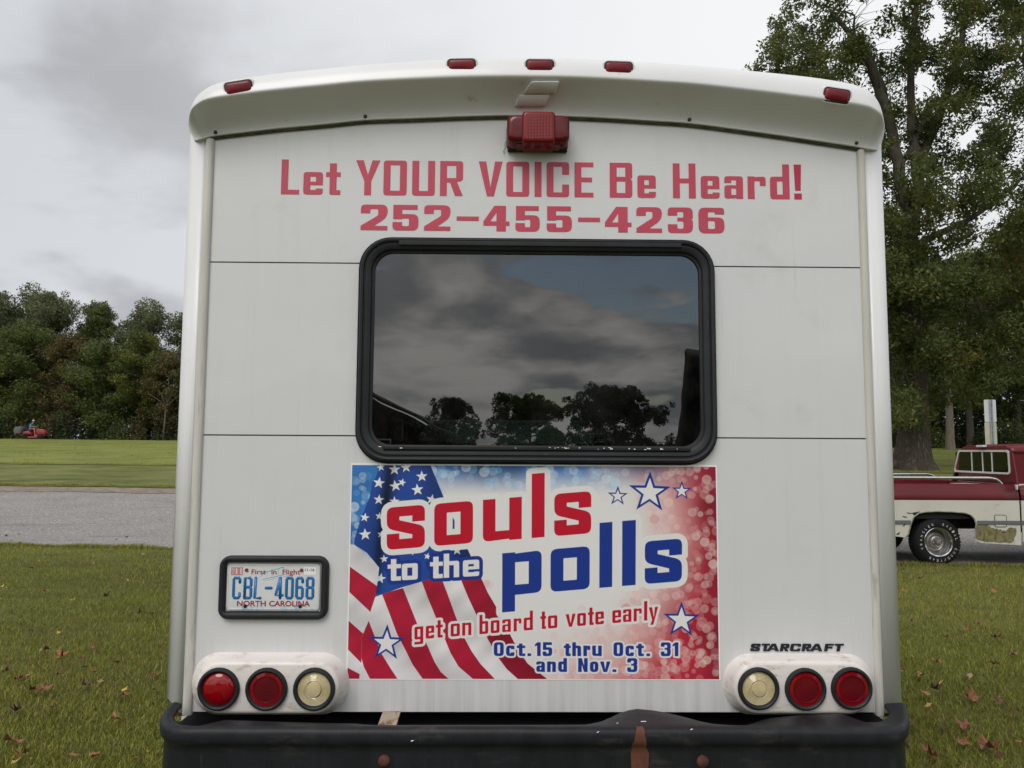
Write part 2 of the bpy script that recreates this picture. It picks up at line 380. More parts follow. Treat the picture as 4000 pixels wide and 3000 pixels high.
# ---------------------------------------------------------------- the printed banner, painted into an array
BW, BH = 1960, 1155            # units of the artwork
SC = 0.8
NX, NY = int(BW * SC), int(BH * SC)
def c4(x, y):                  # measured artwork coordinates -> canvas units
    f = (y - 50) / 1155.0; xl = 104 - 24 * f; xr = 2065 + 25 * f
    return (x - xl) / (xr - xl) * BW, y - 50 - 12 * (x - 104) / 1961.0 * (1 - f)
def z1c(x, y): return c4((1340 + x * .3436 - 1300) / .7233, (1800 + y * .3436 - 1780) / .7233)
def z3c(x, y): return c4((1340 + x * .3436 - 1300) / .7233, (2250 + y * .3436 - 1780) / .7233)
img = np.zeros((NY, NX, 3), dtype=np.float32)
YY, XX = np.mgrid[0:NY, 0:NX].astype(np.float32); XX = (XX + .5) / SC; YY = (YY + .5) / SC
rs = np.random.RandomState(5)
def lerp(a, b, t): return a + (b - a) * t
def sm(a, b, x): t = np.clip((x - a) / (b - a), 0, 1); return t * t * (3 - 2 * t)
blue = np.array([.035, .18, .50]); dblue = np.array([.02, .09, .33]); red = np.array([.42, .020, .045]); dred = np.array([.22, .012, .03]); whitec = np.array([.70, .70, .70]); pink = np.array([.64, .36, .36])
U_ = XX / BW; V_ = YY / BH
base = np.ones((NY, NX, 3), np.float32) * whitec
rr = np.clip((U_ - .68) / .31, 0, 1) ** 1.35 * 1.0 + np.clip((V_ - .55) / .5, 0, 1) * np.clip((U_ - .35) / .3, 0, 1) * .55 - np.exp(-((V_ - .33) ** 2) / .03) * .08
tr_ = sm(.05, .95, rr)[..., None]
base = lerp(base, pink, np.clip(tr_ * 2, 0, 1)); base = lerp(base, red, np.clip(tr_ * 2 - 1, 0, 1)); base = lerp(base, dred, (sm(.93, 1.0, U_) * .7)[..., None])
bb = sm(.16, -.01, V_ - .28 * np.clip(.24 - U_, 0, 1) / .24) * sm(.80, .60, U_) + sm(.13, .02, U_) * sm(.62, .15, V_)
bb = np.clip(bb, 0, 1)[..., None]
base = lerp(base, blue, bb)
pur = (sm(.13, 0, V_) * np.exp(-((U_ - .80) / .10) ** 2))[..., None]; base = lerp(base, np.array([.12, .06, .20]), pur * .8)
# soft mottling of the base
for _ in range(160):
    cx, cy, r = rs.rand() * BW, rs.rand() * BH, rs.uniform(40, 150)
    k = np.exp(-(((XX - cx) / r) ** 2 + ((YY - cy) / r) ** 2)) * rs.uniform(-.35, .25)
    base *= (1 + k[..., None] * (bb + tr_ * .9).clip(0, 1))
img[:] = base
def disc(cx, cy, r, col, al, soft=2.5, mask=None):
    x0, x1 = max(0, int((cx - r - 4) * SC)), min(NX, int((cx + r + 5) * SC)); y0, y1 = max(0, int((cy - r - 4) * SC)), min(NY, int((cy + r + 5) * SC))
    if x0 >= x1 or y0 >= y1: return
    d = np.hypot(XX[y0:y1, x0:x1] - cx, YY[y0:y1, x0:x1] - cy)
    a = np.clip((r - d) / soft + .5, 0, 1) * al * (0.75 + .25 * (d / r))
    img[y0:y1, x0:x1] = lerp(img[y0:y1, x0:x1], np.array(col), a[..., None])
for _ in range(1700):
    cx, cy = rs.rand() * BW, rs.rand() * BH; ix, iy = min(NX - 1, int(cx * SC)), min(NY - 1, int(cy * SC))
    b_, r_ = bb[iy, ix, 0], tr_[iy, ix, 0]
    if b_ < .12 and r_ < .10 and rs.rand() < .95: continue
    k = rs.rand()
    if b_ > .12: col = lerp(np.array([.16, .42, .68]), np.array([.72, .80, .84]), k)
    else: col = lerp(np.array([.60, .22, .24]), np.array([.82, .74, .68]), k)
    disc(cx, cy, rs.uniform(11, 27), col, (rs.uniform(.16, .50) if b_ > .12 else rs.uniform(.12, .42)) * (1 if rs.rand() < .93 else 1.6), rs.choice([2.5, 5]))

def segd(px, py, poly):
    n = len(poly); d = np.full(px.shape, 1e9, np.float32); ins = np.zeros(px.shape, bool)
    for i in range(n):
        ax, ay = poly[i]; bx, by = poly[(i + 1) % n]
        ex, ey = bx - ax, by - ay; L = ex * ex + ey * ey
        if L < 1e-9: continue
        wx, wy = px - ax, py - ay
        t = np.clip((wx * ex + wy * ey) / L, 0, 1)
        d = np.minimum(d, (wx - ex * t) ** 2 + (wy - ey * t) ** 2)
        if (ay > 1e8): continue
        c = ((ay > py) != (by > py))
        if abs(ey) > 1e-9: ins ^= c & (px < ex * (py - ay) / ey + ax)
    return np.sqrt(d), ins
def paint(contours, col, grow=0.0, alpha=1.0, shade=None):
    pts = np.array([p for c in contours for p in c]); m = grow + 3
    x0, x1 = max(0, int((pts[:, 0].min() - m) * SC)), min(NX, int((pts[:, 0].max() + m) * SC) + 1)
    y0, y1 = max(0, int((pts[:, 1].min() - m) * SC)), min(NY, int((pts[:, 1].max() + m) * SC) + 1)
    if x0 >= x1 or y0 >= y1: return
    px, py = XX[y0:y1, x0:x1], YY[y0:y1, x0:x1]
    D_ = np.full(px.shape, 1e9, np.float32); I_ = np.zeros(px.shape, bool)
    for c in contours:
        d, ins = segd(px, py, c); D_ = np.minimum(D_, d); I_ ^= ins
    sdf = np.where(I_, -D_, D_) - grow
    a = np.clip(.5 - sdf * SC, 0, 1)[..., None] * alpha
    c_ = np.array(col, np.float32)
    if shade is not None: c_ = c_ * shade[y0:y1, x0:x1, None]
    img[y0:y1, x0:x1] = lerp(img[y0:y1, x0:x1], c_, a)
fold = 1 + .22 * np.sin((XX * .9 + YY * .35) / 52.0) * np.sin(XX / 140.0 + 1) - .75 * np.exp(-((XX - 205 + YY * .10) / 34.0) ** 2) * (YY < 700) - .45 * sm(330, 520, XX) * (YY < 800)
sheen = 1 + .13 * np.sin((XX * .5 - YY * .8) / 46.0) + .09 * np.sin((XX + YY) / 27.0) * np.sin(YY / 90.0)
FW = (.64, .63, .65); FR = (.37, .010, .038); FB = (.016, .062, .30)
def band(a, b, col, sh, f=z3c):
    paint([[f(*p) for p in a] + [f(*p) for p in reversed(b)]], col, shade=sh)
L0 = [(125, 965 - 1310), (410, 1230 - 1310)]; L1 = [(75, -95), (390, 130)]
L2 = [(70, 195), (330, 440)]; L3 = [(60, 515), (260, 690)]; L4 = [(50, 835), (225, 1010)]; L5 = [(45, 1040), (200, 1120)]
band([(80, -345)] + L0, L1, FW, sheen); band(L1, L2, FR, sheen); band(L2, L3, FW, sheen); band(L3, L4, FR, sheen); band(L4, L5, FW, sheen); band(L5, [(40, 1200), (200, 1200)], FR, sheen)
c0 = [(370, 240), (305, 440), (290, 530), (215, 700), (212, 960), (185, 1190)]
b0 = [(292, 520), (360, 690), (440, 890), (540, 1050), (635, 1190)]
b1 = [(440, 215), (520, 420), (610, 660), (720, 870), (790, 1010), (920, 1190)]
b2 = [(680, 150), (760, 350), (850, 575), (960, 800), (1040, 980), (1110, 1090), (1225, 1190)]
b3 = [(885, 60), (960, 260), (1060, 500), (1160, 740), (1220, 880), (1310, 1030), (1500, 1190)]
b4 = [(1100, 0), (1190, 230), (1270, 450), (1360, 680), (1460, 860), (1560, 1000), (1745, 1190)]
b5 = [(1300, -30), (1420, 260), (1520, 470), (1640, 720), (1760, 930), (1860, 1060), (2010, 1190)]
b6 = [(1540, -20), (1640, 200), (1735, 360), (1800, 480), (1900, 680), (1990, 850), (2100, 1000), (2360, 1200)]
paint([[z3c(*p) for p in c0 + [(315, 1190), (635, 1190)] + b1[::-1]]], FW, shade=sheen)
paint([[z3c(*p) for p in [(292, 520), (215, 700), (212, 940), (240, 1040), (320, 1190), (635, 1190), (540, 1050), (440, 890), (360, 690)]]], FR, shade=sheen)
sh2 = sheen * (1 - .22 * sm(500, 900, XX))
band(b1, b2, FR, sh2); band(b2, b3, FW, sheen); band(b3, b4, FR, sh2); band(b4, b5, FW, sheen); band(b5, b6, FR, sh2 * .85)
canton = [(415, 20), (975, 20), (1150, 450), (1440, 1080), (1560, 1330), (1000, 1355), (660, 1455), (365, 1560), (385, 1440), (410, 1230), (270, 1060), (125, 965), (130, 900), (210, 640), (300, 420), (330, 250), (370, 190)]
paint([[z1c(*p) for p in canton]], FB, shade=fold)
def star(cx, cy, R_, r_=None, rot=0.0):
    r_ = r_ or R_ * .40
    return [(cx + (R_ if k % 2 == 0 else r_) * math.sin(rot + k * math.pi / 5), cy - (R_ if k % 2 == 0 else r_) * math.cos(rot + k * math.pi / 5)) for k in range(10)]
for x_, y_, r_ in ((425, 75, 48), (580, 100, 70), (710, 75, 65), (405, 255, 70), (590, 290, 70), (665, 250, 48), (890, 180, 68), (840, 335, 72), (1000, 450, 65), (405, 450, 62), (245, 655, 55), (250, 850, 72), (580, 470, 60), (410, 640, 48), (425, 1350, 62), (465, 1130, 50), (430, 850, 45), (775, 1040, 52), (1290, 1030, 60), (955, 1100, 42)):
    cx, cy = z1c(x_, y_); paint([star(cx, cy, r_ * .475, rot=rs.uniform(-.25, .35))], (.78, .79, .82), shade=fold * .5 + .5)
NAVY = (.010, .035, .25); LRED = (.47, .004, .025); WH = (.70, .70, .70)
def word(spec, x_of, base, slope, cap, st, tb, xh=.64, R=.08, q=0.0, de=.25):
    """spec = [(char, x0, x1)] in artwork units; the base line rises to the right"""
    out = []
    for ch, a, b in spec:
        g = glyph(ch, (b - a) / cap, st / cap, tb / cap, xh, R, q, de)
        out.append([[c4(a + u * cap, base - slope * (a + u * cap - x_of) - v * cap) for u, v in c] for c in g])
    return out
def put(words, fill, halo=None, hw=0):
    if halo:
        for g in words: paint(g, halo, grow=hw)
    for g in words: paint(g, fill)
w_souls = word([('s', 290, 495), ('o', 545, 754), ('u', 807, 1017), ('l', 1070, 1140), ('s', 1192, 1392)], 290, 516, .083, 352, 68, 54, .655, .10)
w_polls = word([('p', 912, 1125), ('o', 1173, 1385), ('l', 1437, 1507), ('l', 1560, 1634), ('s', 1683, 1885)], 912, 764, .083, 352, 70, 55, .655, .10)
w_tothe = word([('t', 295, 367), ('o', 372, 457), ('t', 523, 592), ('h', 597, 680), ('e', 700, 788)], 295, 684, .058, 130, 29, 22, .68, .10)
for g in w_souls + w_polls: paint(g, WH, grow=31)
paint([[c4(*p) for p in ((1000, 300), (1200, 250), (1420, 420), (1640, 400), (1640, 700), (1200, 760), (1000, 640), (880, 520))]], WH)
for g in w_tothe: paint(g, NAVY, grow=20)
put(w_souls, LRED); put(w_polls, NAVY)
for g in w_tothe: paint(g, WH)
w_get = word([('g', 440, 488), ('e', 501, 547), ('t', 555, 593), ('o', 635, 685), ('n', 697, 747), ('b', 790, 838), ('o', 851, 899), ('a', 913, 960), ('r', 975, 1017), ('d', 1029, 1079),
              ('t', 1119, 1150), ('o', 1160, 1211), ('v', 1255, 1310), ('o', 1318, 1366), ('t', 1376, 1408), ('e', 1416, 1463), ('e', 1508, 1556), ('a', 1566, 1612), ('r', 1624, 1668), ('l', 1680, 1698), ('y', 1706, 1757)],
             440, 998, .083, 104, 17, 14, .66, .10)
put(w_get, LRED, WH, 13)
def dword(spec, base): return word(spec, 868, base, 0.0, 74, 20, 14, .76, .26, .07)
w_d = dword([('O', 868, 922), ('c', 934, 980), ('t', 992, 1038), ('.', 1050, 1070), ('1', 1088, 1122), ('5', 1132, 1184), ('t', 1246, 1284), ('h', 1292, 1340), ('r', 1352, 1390), ('u', 1400, 1452),
             ('O', 1515, 1568), ('c', 1580, 1626), ('t', 1638, 1680), ('.', 1694, 1714), ('3', 1772, 1826), ('1', 1834, 1868)], 1084)
w_d += dword([('a', 1098, 1145), ('n', 1156, 1204), ('d', 1216, 1264), ('N', 1324, 1376), ('o', 1388, 1434), ('v', 1442, 1500), ('.', 1510, 1532), ('3', 1590, 1645)], 1168)
put(w_d, NAVY, WH, 9)
for x_, y_, r_, lw in ((1535, 222, 58, 7), (1708, 203, 120, 13), (1882, 194, 57, 7), (1883, 892, 102, 10), (290, 1016, 102, 11)):
    cx, cy = c4(x_, y_); paint([star(cx, cy, r_, rot=.03)], NAVY); paint([star(cx, cy + r_ * .01, r_ - lw * 2.9, rot=.03)], (.72, .72, .73))
im = bpy.data.images.new('banner_print', NX, NY, alpha=False, float_buffer=True)
im.colorspace_settings.name = 'Linear Rec.709'
buf = np.ones((NY, NX, 4), np.float32); buf[..., :3] = np.clip(img[::-1], 0, 1)
im.pixels.foreach_set(buf.ravel()); im.update()

# ---------------------------------------------------------------- materials
M_white = mat('white_panel_paint', (.60, .61, .625), .32, coat=.25, var=.03, vscale=1.3,
              dirt=[((.46, .45, .43), 5, .50, 1.35, (4, 1, .12)), ((.42, .39, .34), 9, .60, .86, (3.5, 1, .12)), ((.34, .32, .30), 3, .52, 1.0, (1, 1, 1)), ((.45, .43, .40), 6, .35, .75, (6, 1, .15), .70, 1.05), ((.25, .23, .2), 60, .70, .80, (1, 1, 1))], bump=.02, bscale=60)
M_gel = mat('white_gelcoat', (.66, .67, .69), .36, coat=.15, var=.035, vscale=2.2, dirt=[((.36, .33, .27), 14, .62, .85, (1, 1, 1))], bump=.02, bscale=30)
M_gel2 = mat('white_moulded_plastic', (.66, .625, .605), .38, var=.03, vscale=4, dirt=[((.33, .28, .22), 16, .52, .80, (1, 1, 2.5))], bump=.03, bscale=90)
M_alu = mat('weathered_trim_strip', (.52, .51, .48), .42, var=.10, vscale=8, stretch=(4, 4, .3), dirt=[((.26, .24, .21), 12, .55, .8, (5, 5, .5))], bump=.06, bscale=60)
M_black = mat('black_rubber', (.014, .016, .019), .5, spec=.3, var=.25, vscale=9, bump=.05, bscale=120, dirt=[((.10, .10, .105), 30, .66, .9, (1, 1, 1))])
M_bump = mat('black_bumper_plastic', (.011, .0125, .016), .5, spec=.28, var=.3, vscale=6, stretch=(3, 3, .6),
             dirt=[((.075, .065, .06), 7, .52, .85, (1, 1, 3)), ((.06, .08, .10), 26, .60, .85, (7, 3, .25)), ((.45, .45, .45), 38, .76, .80, (1, 1, .7))], bump=.08, bscale=70)
M_dark = mat('dark_underbody', (.008, .008, .009), .9)
M_dark2 = mat('dark_interior_trim', (.03, .03, .032), .8)
M_seal = mat('grimy_sealant', (.06, .055, .035), .9, var=.6, vscale=40)
M_vinyl = mat('red_vinyl', (.47, .045, .085), .4, var=.05, vscale=6)
M_vinyl2 = mat('bright_red_vinyl', (.42, .008, .045), .4, var=.05, vscale=6)
M_badge = mat('black_badge', (.012, .013, .022), .35)
M_red = mat('red_lens', (.23, .002, .006), .12, coat=.6, spec=.3, var=.25, vscale=18)
M_redd = mat('deep_red_lens', (.105, .003, .007), .3, coat=.25, spec=.25, var=.25, vscale=14)
M_redm = mat('red_marker_lens', (.16, .006, .013), .35, coat=.2, spec=.25, var=.3, vscale=25)
M_clear = mat('yellowed_clear_lens', (.50, .43, .24), .2, coat=.8, var=.15, vscale=22)
M_rust = mat('rusty_steel', (.16, .045, .018), .85, var=.4, vscale=22, bump=.3, bscale=120, dirt=[((.05, .018, .01), 30, .5, .7, (1, 1, 1))])
M_rustb = mat('rusted_bolt', (.085, .030, .018), .85, var=.5, vscale=40, bump=.3, bscale=150)
M_rustp = mat('rust_streak', (.105, .034, .020), .75, var=.25, vscale=16, stretch=(2, 2, .6), dirt=[((.07, .03, .02), 40, .58, .7, (1, 1, 1))])
M_beige = mat('painted_bracket', (.30, .25, .20), .6, var=.2, vscale=20, dirt=[((.14, .05, .02), 24, .5, .65, (1, 1, 1))])
M_grime = mat('black_hole', (.006, .006, .007), .9)
M_tint = glass_mat('tinted_glass', (.15, .18, .165), 2.3, warp=.05, dust=.025)
M_glass2 = glass_mat('clear_tinted_glass', (.62, .70, .66), 1.6)
M_tyre = mat('tyre_rubber', (.010, .010, .011), .8, spec=.2, var=.3, vscale=12, bump=.1, bscale=60)
M_chrome = mat('chrome', (.62, .62, .64), .12, 1.0, var=.15, vscale=20, dirt=[((.30, .24, .18), 20, .62, .8, (1, 1, 1))])
M_steel = mat('dull_steel', (.30, .29, .27), .45, .8, var=.2, vscale=20)
M_paper = mat('white_print', (.80, .80, .80), .35)
m = bpy.data.materials.new('printed_banner'); m.use_nodes = True; t_ = m.node_tree
ti = t_.nodes.new('ShaderNodeTexImage'); ti.image = im; ti.interpolation = 'Cubic'; ti.extension = 'EXTEND'
uvn = t_.nodes.new('ShaderNodeUVMap'); uvn.uv_map = 'UVMap'; t_.links.new(uvn.outputs[0], ti.inputs[0])
t_.links.new(ti.outputs[0], t_.nodes['Principled BSDF'].inputs['Base Color']); t_.nodes['Principled BSDF'].inputs['Roughness'].default_value = .3
M_print = m

# ================================================================ THE BUS
bus = empty('shuttle_bus', (0, 0, 0), label='white shuttle bus seen from behind, with red lettering and a souls to the polls banner', cat='bus')
def X0(u, v, Y=0.0): q = D(u, v, Y); return (q.x, q.z)
z_bot = P(2000, 2781).z
xl_trim = (D(440, 400).x + D(400, 1450).x) / 2 + .0
# trim strips (vertical) : measured at several heights and averaged
def avgx(pts, Y=0.0): return sum(D(u, v, Y).x for u, v in pts) / len(pts)
tl0, tl1 = avgx([(443, 310), (420, 940), (397, 1530)]), avgx([(461, 310), (441, 940), (418, 1530)])
tr0, tr1 = avgx([(1847, 330), (1869, 940), (1895, 1530)]), avgx([(1863, 330), (1886, 940), (1913, 1530)])
xo_l = avgx([(415, 340), (404, 620), (388, 960), (359, 1500)], .05)
xo_r = avgx([(1901, 340), (1908, 620), (1921, 960), (1942, 1500)], .05)
zs1 = (D(600, 567).z + D(1700, 577).z) / 2
zs2 = (D(600, 940).z + D(1700, 947).z) / 2
# window opening
wx0, wx1 = (D(777, 620).x + D(768, 920).x) / 2, (D(1541, 620).x + D(1549, 920).x) / 2
wz1, wz0 = (D(900, 513).z + D(1400, 521).z) / 2, (D(900, 1001).z + D(1400, 1003).z) / 2
# roof fascia stations: (bottom u,v) (top u,v) protrusion, forward shift
ST = [((413, 307), (412, 262), .25, .09), ((417, 305), (415, 238), .5, .03), ((428, 302), (427, 209), .8, .0), ((443, 298), (450, 189), .95, 0), ((463, 293), (482, 177), 1, 0),
      ((530, 285), (545, 166), 1, 0), ((600, 277), (615, 157), 1, 0), ((700, 268), (710, 147), 1, 0), ((790, 259), (795, 139), 1, 0), ((900, 255), (905, 131), 1, 0), ((1000, 251), (1000, 127), 1, 0),
      ((1092, 249), (1095, 126), 1, 0), ((1165, 250), (1165, 126), 1, 0), ((1230, 251), (1235, 127), 1, 0), ((1320, 255), (1325, 131), 1, 0), ((1400, 260), (1400, 135), 1, 0), ((1490, 266), (1490, 141), 1, 0),
      ((1600, 280), (1600, 151), 1, 0), ((1706, 295), (1700, 161), 1, 0), ((1780, 306), (1775, 170), 1, 0), ((1846, 316), (1838, 181), 1, 0), ((1866, 320), (1868, 192), .95, 0), ((1884, 323), (1890, 211), .8, 0), ((1899, 326), (1901, 245), .5, .03), ((1902, 328), (1904, 275), .25, .09)]
ST2 = []
def cat(p0, p1, p2, p3, t): return .5 * (2 * p1 + (p2 - p0) * t + (2 * p0 - 5 * p1 + 4 * p2 - p3) * t * t + (3 * p1 - p0 - 3 * p2 + p3) * t ** 3)
SV = [(b_[0], b_[1], t_[0], t_[1], e, ys) for b_, t_, e, ys in ST]
for i_ in range(len(SV) - 1):
    q4 = [SV[max(0, min(len(SV) - 1, i_ + k))] for k in (-1, 0, 1, 2)]
    for k in range(4):
        v6 = [cat(*(q4[n][c] for n in range(4)), k / 4) for c in range(6)]; ST2.append(((v6[0], v6[1]), (v6[2], v6[3]), v6[4], v6[5]))
ST2.append(ST[-1])
def yprof(v, e=1.0):
    vb = .50; y1 = -(.016 + .104 * (max(v, 0) / vb) ** 1.9); a = (v - vb) / (1 - vb)
    y2 = -.120 + .018 * a + (.026 * max(a, 0) ** 3.5)
    k = .007; y = k * math.log(math.exp(y1 / k) + math.exp(y2 / k))      # rounded lip
    return -.016 + (y + .016) * e
bx_, bz_, tx_, tz_, te_ = [], [], [], [], []
rings = []
VS = [0, .02, .06, .12, .18, .25, .31, .37, .41, .44, .47, .49, .51, .53, .55, .58, .61, .65, .70, .76, .82, .88, .93, .97, 1.0]
for b_, t_p, e, ys in ST2:
    Bp = D(*b_, -.016 + ys); Tp = D(*t_p, yprof(1, e) + ys)
    bx_.append(Bp.x); bz_.append(Bp.z); tx_.append(Tp.x); te_.append(e); tz_.append(Tp.z)
    ring = [(Bp.x, ys + .02, Bp.z + .001)]
    for v in VS:
        ring.append((lerp(Bp.x, Tp.x, v), yprof(v, e) + ys, lerp(Bp.z, Tp.z, v)))
    cx = .0; k = Vector((Tp.x, 0, Tp.z - 2.2)).normalized()
    for dy, up in ((.05, .008), (.12, .012), (.6, .014), (7.0, .014)):
        ring.append((Tp.x + k.x * up, ys * (dy < .3) + yprof(1, e) + dy, Tp.z + k.z * up))
    rings.append(ring)
bm = bmesh.new(); loft(bm, rings, closed=False)
# drop the thin roof skin's last strip onto the side walls
bmo('roof_fascia', bm, M_gel, bus, smooth='all')
fascia = [o for o in S.objects if o.name == 'roof_fascia'][0]
def fas(px, py, off=0.0):
    Y = -.24
    while Y < .02:
        q = P(px, py, Y)
        zb = np.interp(q.x, bx_, bz_); zt = np.interp(q.x, tx_, tz_)
        e = float(np.interp(q.x, tx_, te_))
        v = (q.z - zb) / (zt - zb)
        if 0 <= v <= 1.02 and yprof(v, e) <= Y: break
        Y += .001
    return P(px, py, Y + off)
def zfas(x): return float(np.interp(x, bx_, bz_))
# sealant line under the fascia
pts = [(x, -.006, z - .004) for x, z in zip(bx_[14:-14], bz_[14:-14])]
tubeo('sealant_bead', pts, .0045, M_seal, bus, seg=6)
# rear panels: each sheet its own part, with the window cut out
g_ = .0022
def panel(name, pts, seam_label=None):
    return plate_xz(name, [pts], -.0, .004, M_white, bus)
inset = .042
nx0, nx1, nz0, nz1 = wx0 + inset, wx1 - inset, wz0 + inset, wz1 - inset
top_curve = [(x, zfas(x) + .03) for x in np.linspace(tr0 + .005, tl1 - .005, 24)]
panel('rear_panel', [(tl1 - .005, zs1 + g_), (nx0, zs1 + g_), (nx0, nz1), (nx1, nz1), (nx1, zs1 + g_), (tr0 + .005, zs1 + g_)] + top_curve)
panel('rear_panel', [(tl1 - .005, zs2 + g_), (nx0, zs2 + g_), (nx0, zs1 - g_), (tl1 - .005, zs1 - g_)])
panel('rear_panel', [(nx1, zs2 + g_), (tr0 + .005, zs2 + g_), (tr0 + .005, zs1 - g_), (nx1, zs1 - g_)])
panel('rear_panel', [(tl1 - .005, z_bot), (tr0 + .005, z_bot), (tr0 + .005, zs2 - g_), (nx1, zs2 - g_), (nx1, nz0), (nx0, nz0), (nx0, zs2 - g_), (tl1 - .005, zs2 - g_)])
bm = bmesh.new()
for x0, z0, x1, z1 in ((xo_l + .03, z_bot + .01, nx0 + .03, 2.75), (nx1 - .03, z_bot + .01, xo_r - .03, 2.75), (nx0 + .03, z_bot + .01, nx1 - .03, nz0 + .02), (nx0 + .03, nz1 - .02, nx1 - .03, 2.75)):
    box(bm, x0, .0046, z0, x1, .03, z1)
bmo('rear_frame', bm, mat('seam_sealant', (.07, .07, .065), .9), bus)
# vertical half-round trim strips and the moulded corner posts
for a, b in ((tl0, tl1), (tr0, tr1)):
    bm = bmesh.new(); c = (a + b) / 2; w = (b - a) / 2; rg = []
    zt = zfas(c) - .004; zb = P(2000, 2783).z - .006
    for z in list(np.linspace(zb, zt, 9)):
        rg.append([(c + w * math.cos(t), -.003 - .011 * math.sin(t), z) for t in np.linspace(0, math.pi, 9)] + [(c - w, .004, z), (c + w, .004, z)])
    loft(bm, rg, True, True, True); bmo('trim_strip', bm, M_alu, bus, smooth=True)
for side, xi, xo in ((-1, tl0, xo_l), (1, tr1, xo_r)):
    bm = bmesh.new(); R_ = .05; cols = [(xi, .0), (lerp(xi, xo - side * R_, .5), -.001), (xo - side * R_, .0)]
    cols += [(xo - side * R_ + side * R_ * math.sin(a), R_ - R_ * math.cos(a)) for a in np.linspace(0.2, math.pi / 2, 7)] + [(xo, .16)]
    zt = zfas(xo) + .03; n = len(cols); bott = []
    rj = random.Random(4)
    for i, (x, y) in enumerate(cols):
        f = i / (n - 1)
        base_z = z_bot - .002
        if side < 0 and f > .15: base_z += (.035 + .012 * rj.random()) * min(1, (f - .15) * 3)
        if side > 0 and f > .6: base_z += .012 * rj.random()
        bott.append(base_z)
    rg = []
    for k in range(2): rg.append([(x, y, bott[i] if k == 0 else zt) for i, (x, y) in enumerate(cols)])
    loft(bm, rg, False)
    o = bmo('corner_post', bm, M_gel, bus, smooth='all'); sd_ = o.modifiers.new('thick', 'SOLIDIFY'); sd_.thickness = .004; sd_.offset = 0
    # rusty bracket visible behind the broken corner
    boxo('corner_bracket', (min(xi, xo - side * .02), .02, z_bot - .02), (max(xi, xo - side * .02), .06, z_bot + .1), M_rustb, bus)
# side walls, floor, glazing and front end
zr = 2.32
for side, xo in ((-1, xo_l), (1, xo_r)):
    xa, xb = sorted((xo, xo - side * .03))
    boxo('side_wall', (xa, .161, .62), (xb, 6.9, 1.50), M_gel, bus)
    boxo('side_wall', (xa, .161, 2.20), (xb, 6.9, 2.50), M_gel, bus)
    for k in range(6):
        y = .161 + k * 1.13; boxo('window_post', (xa, y, 1.502), (xb, y + .12, 2.198), M_gel, bus)
        if k < 5: boxo('side_window', (xa + .012, y + .122, 1.502), (xa + .018, y + 1.128, 2.198), M_tint, bus)
boxo('floor', (xo_l + .03, .032, .66), (xo_r - .03, 7.0, .72), M_dark, bus)
boxo('ceiling_lining', (xo_l + .12, .032, 2.36), (xo_r - .12, 6.8, 2.38), M_dark2, bus)
boxo('bulkhead', (xo_l + .03, 6.9, .72), (xo_r - .03, 6.94, 1.15), M_dark2, bus)
boxo('windshield', (xo_l + .2, 6.95, 1.16), (xo_r - .2, 6.956, 1.95), M_glass2, bus)
boxo('front_cap', (xo_l + .03, 6.9, 1.96), (xo_r - .03, 6.96, 2.5), M_gel, bus)
boxo('bonnet', (-.85, 6.98, .55), (.85, 8.0, 1.1), M_gel, bus, bevel=.08)
boxo('mirror', (-.42, 6.8, 1.72), (-.16, 6.83, 1.80), M_dark2, bus, bevel=.01)
for row in range(5):
    for sx in (-1, 1):
        y = .45 + row * 1.0 + (0 if sx > 0 else .5)
        bm = bmesh.new(); x0, x1 = sorted((sx * .30, sx * 1.10))
        rg = [[(x + (.0 if 0 else 0), yy, z) for x, z in rrect(x0 + i_, .95, x1 - i_, 1.62 + .02 - i_, .1)] for yy, i_ in ((y, .03), (y + .02, 0), (y + .08, 0), (y + .10, .03))]
        loft(bm, rg, True, True, True); box(bm, x0 + .03, y + .1, .95, x1 - .03, y + .55, 1.08)
        bmo('seat', bm, M_dark2, bus, smooth=True)
for sx in (-1, 1):
    for y in (1.75,):
        for k in range(2):
            cx = sx * (.98 - k * .26)
            latheo('wheel', [(.02, -.09), (.2, -.09), (.33, -.10), (.375, -.07), (.375, .07), (.33, .10), (.2, .09), (.02, .09)], (cx, y, .375), M_tyre, bus, axis='X', seg=28)
    latheo('wheel', [(.02, -.09), (.2, -.09), (.33, -.10), (.375, -.07), (.375, .07), (.33, .10), (.2, .09), (.02, .09)], (sx * .95, 6.3, .375), M_tyre, bus, axis='X', seg=28)
bm = bmesh.new(); box(bm, -.45, .03, .44, -.36, 6.8, .60); box(bm, .36, .03, .44, .45, 6.8, .60); box(bm, -1.0, 1.68, .33, 1.0, 1.82, .45)
for y in (.9, 2.4, 3.6): box(bm, -1.1, y, .56, 1.1, y + .1, .64)
bmo('chassis', bm, M_dark, bus)
# dark skirts close behind the panel, with the two gaps through which grass shows
def zx(px): return P(px, 2800, .15).x
bm = bmesh.new()
for a, b, zb in ((690, 930, .50), (1130, 2340, .48), (2360, 2740, .52), (2930, 3500, .50)):
    box(bm, zx(a), .10, zb, zx(b), .14, .70)
bmo('rear_skirt', bm, M_dark, bus)
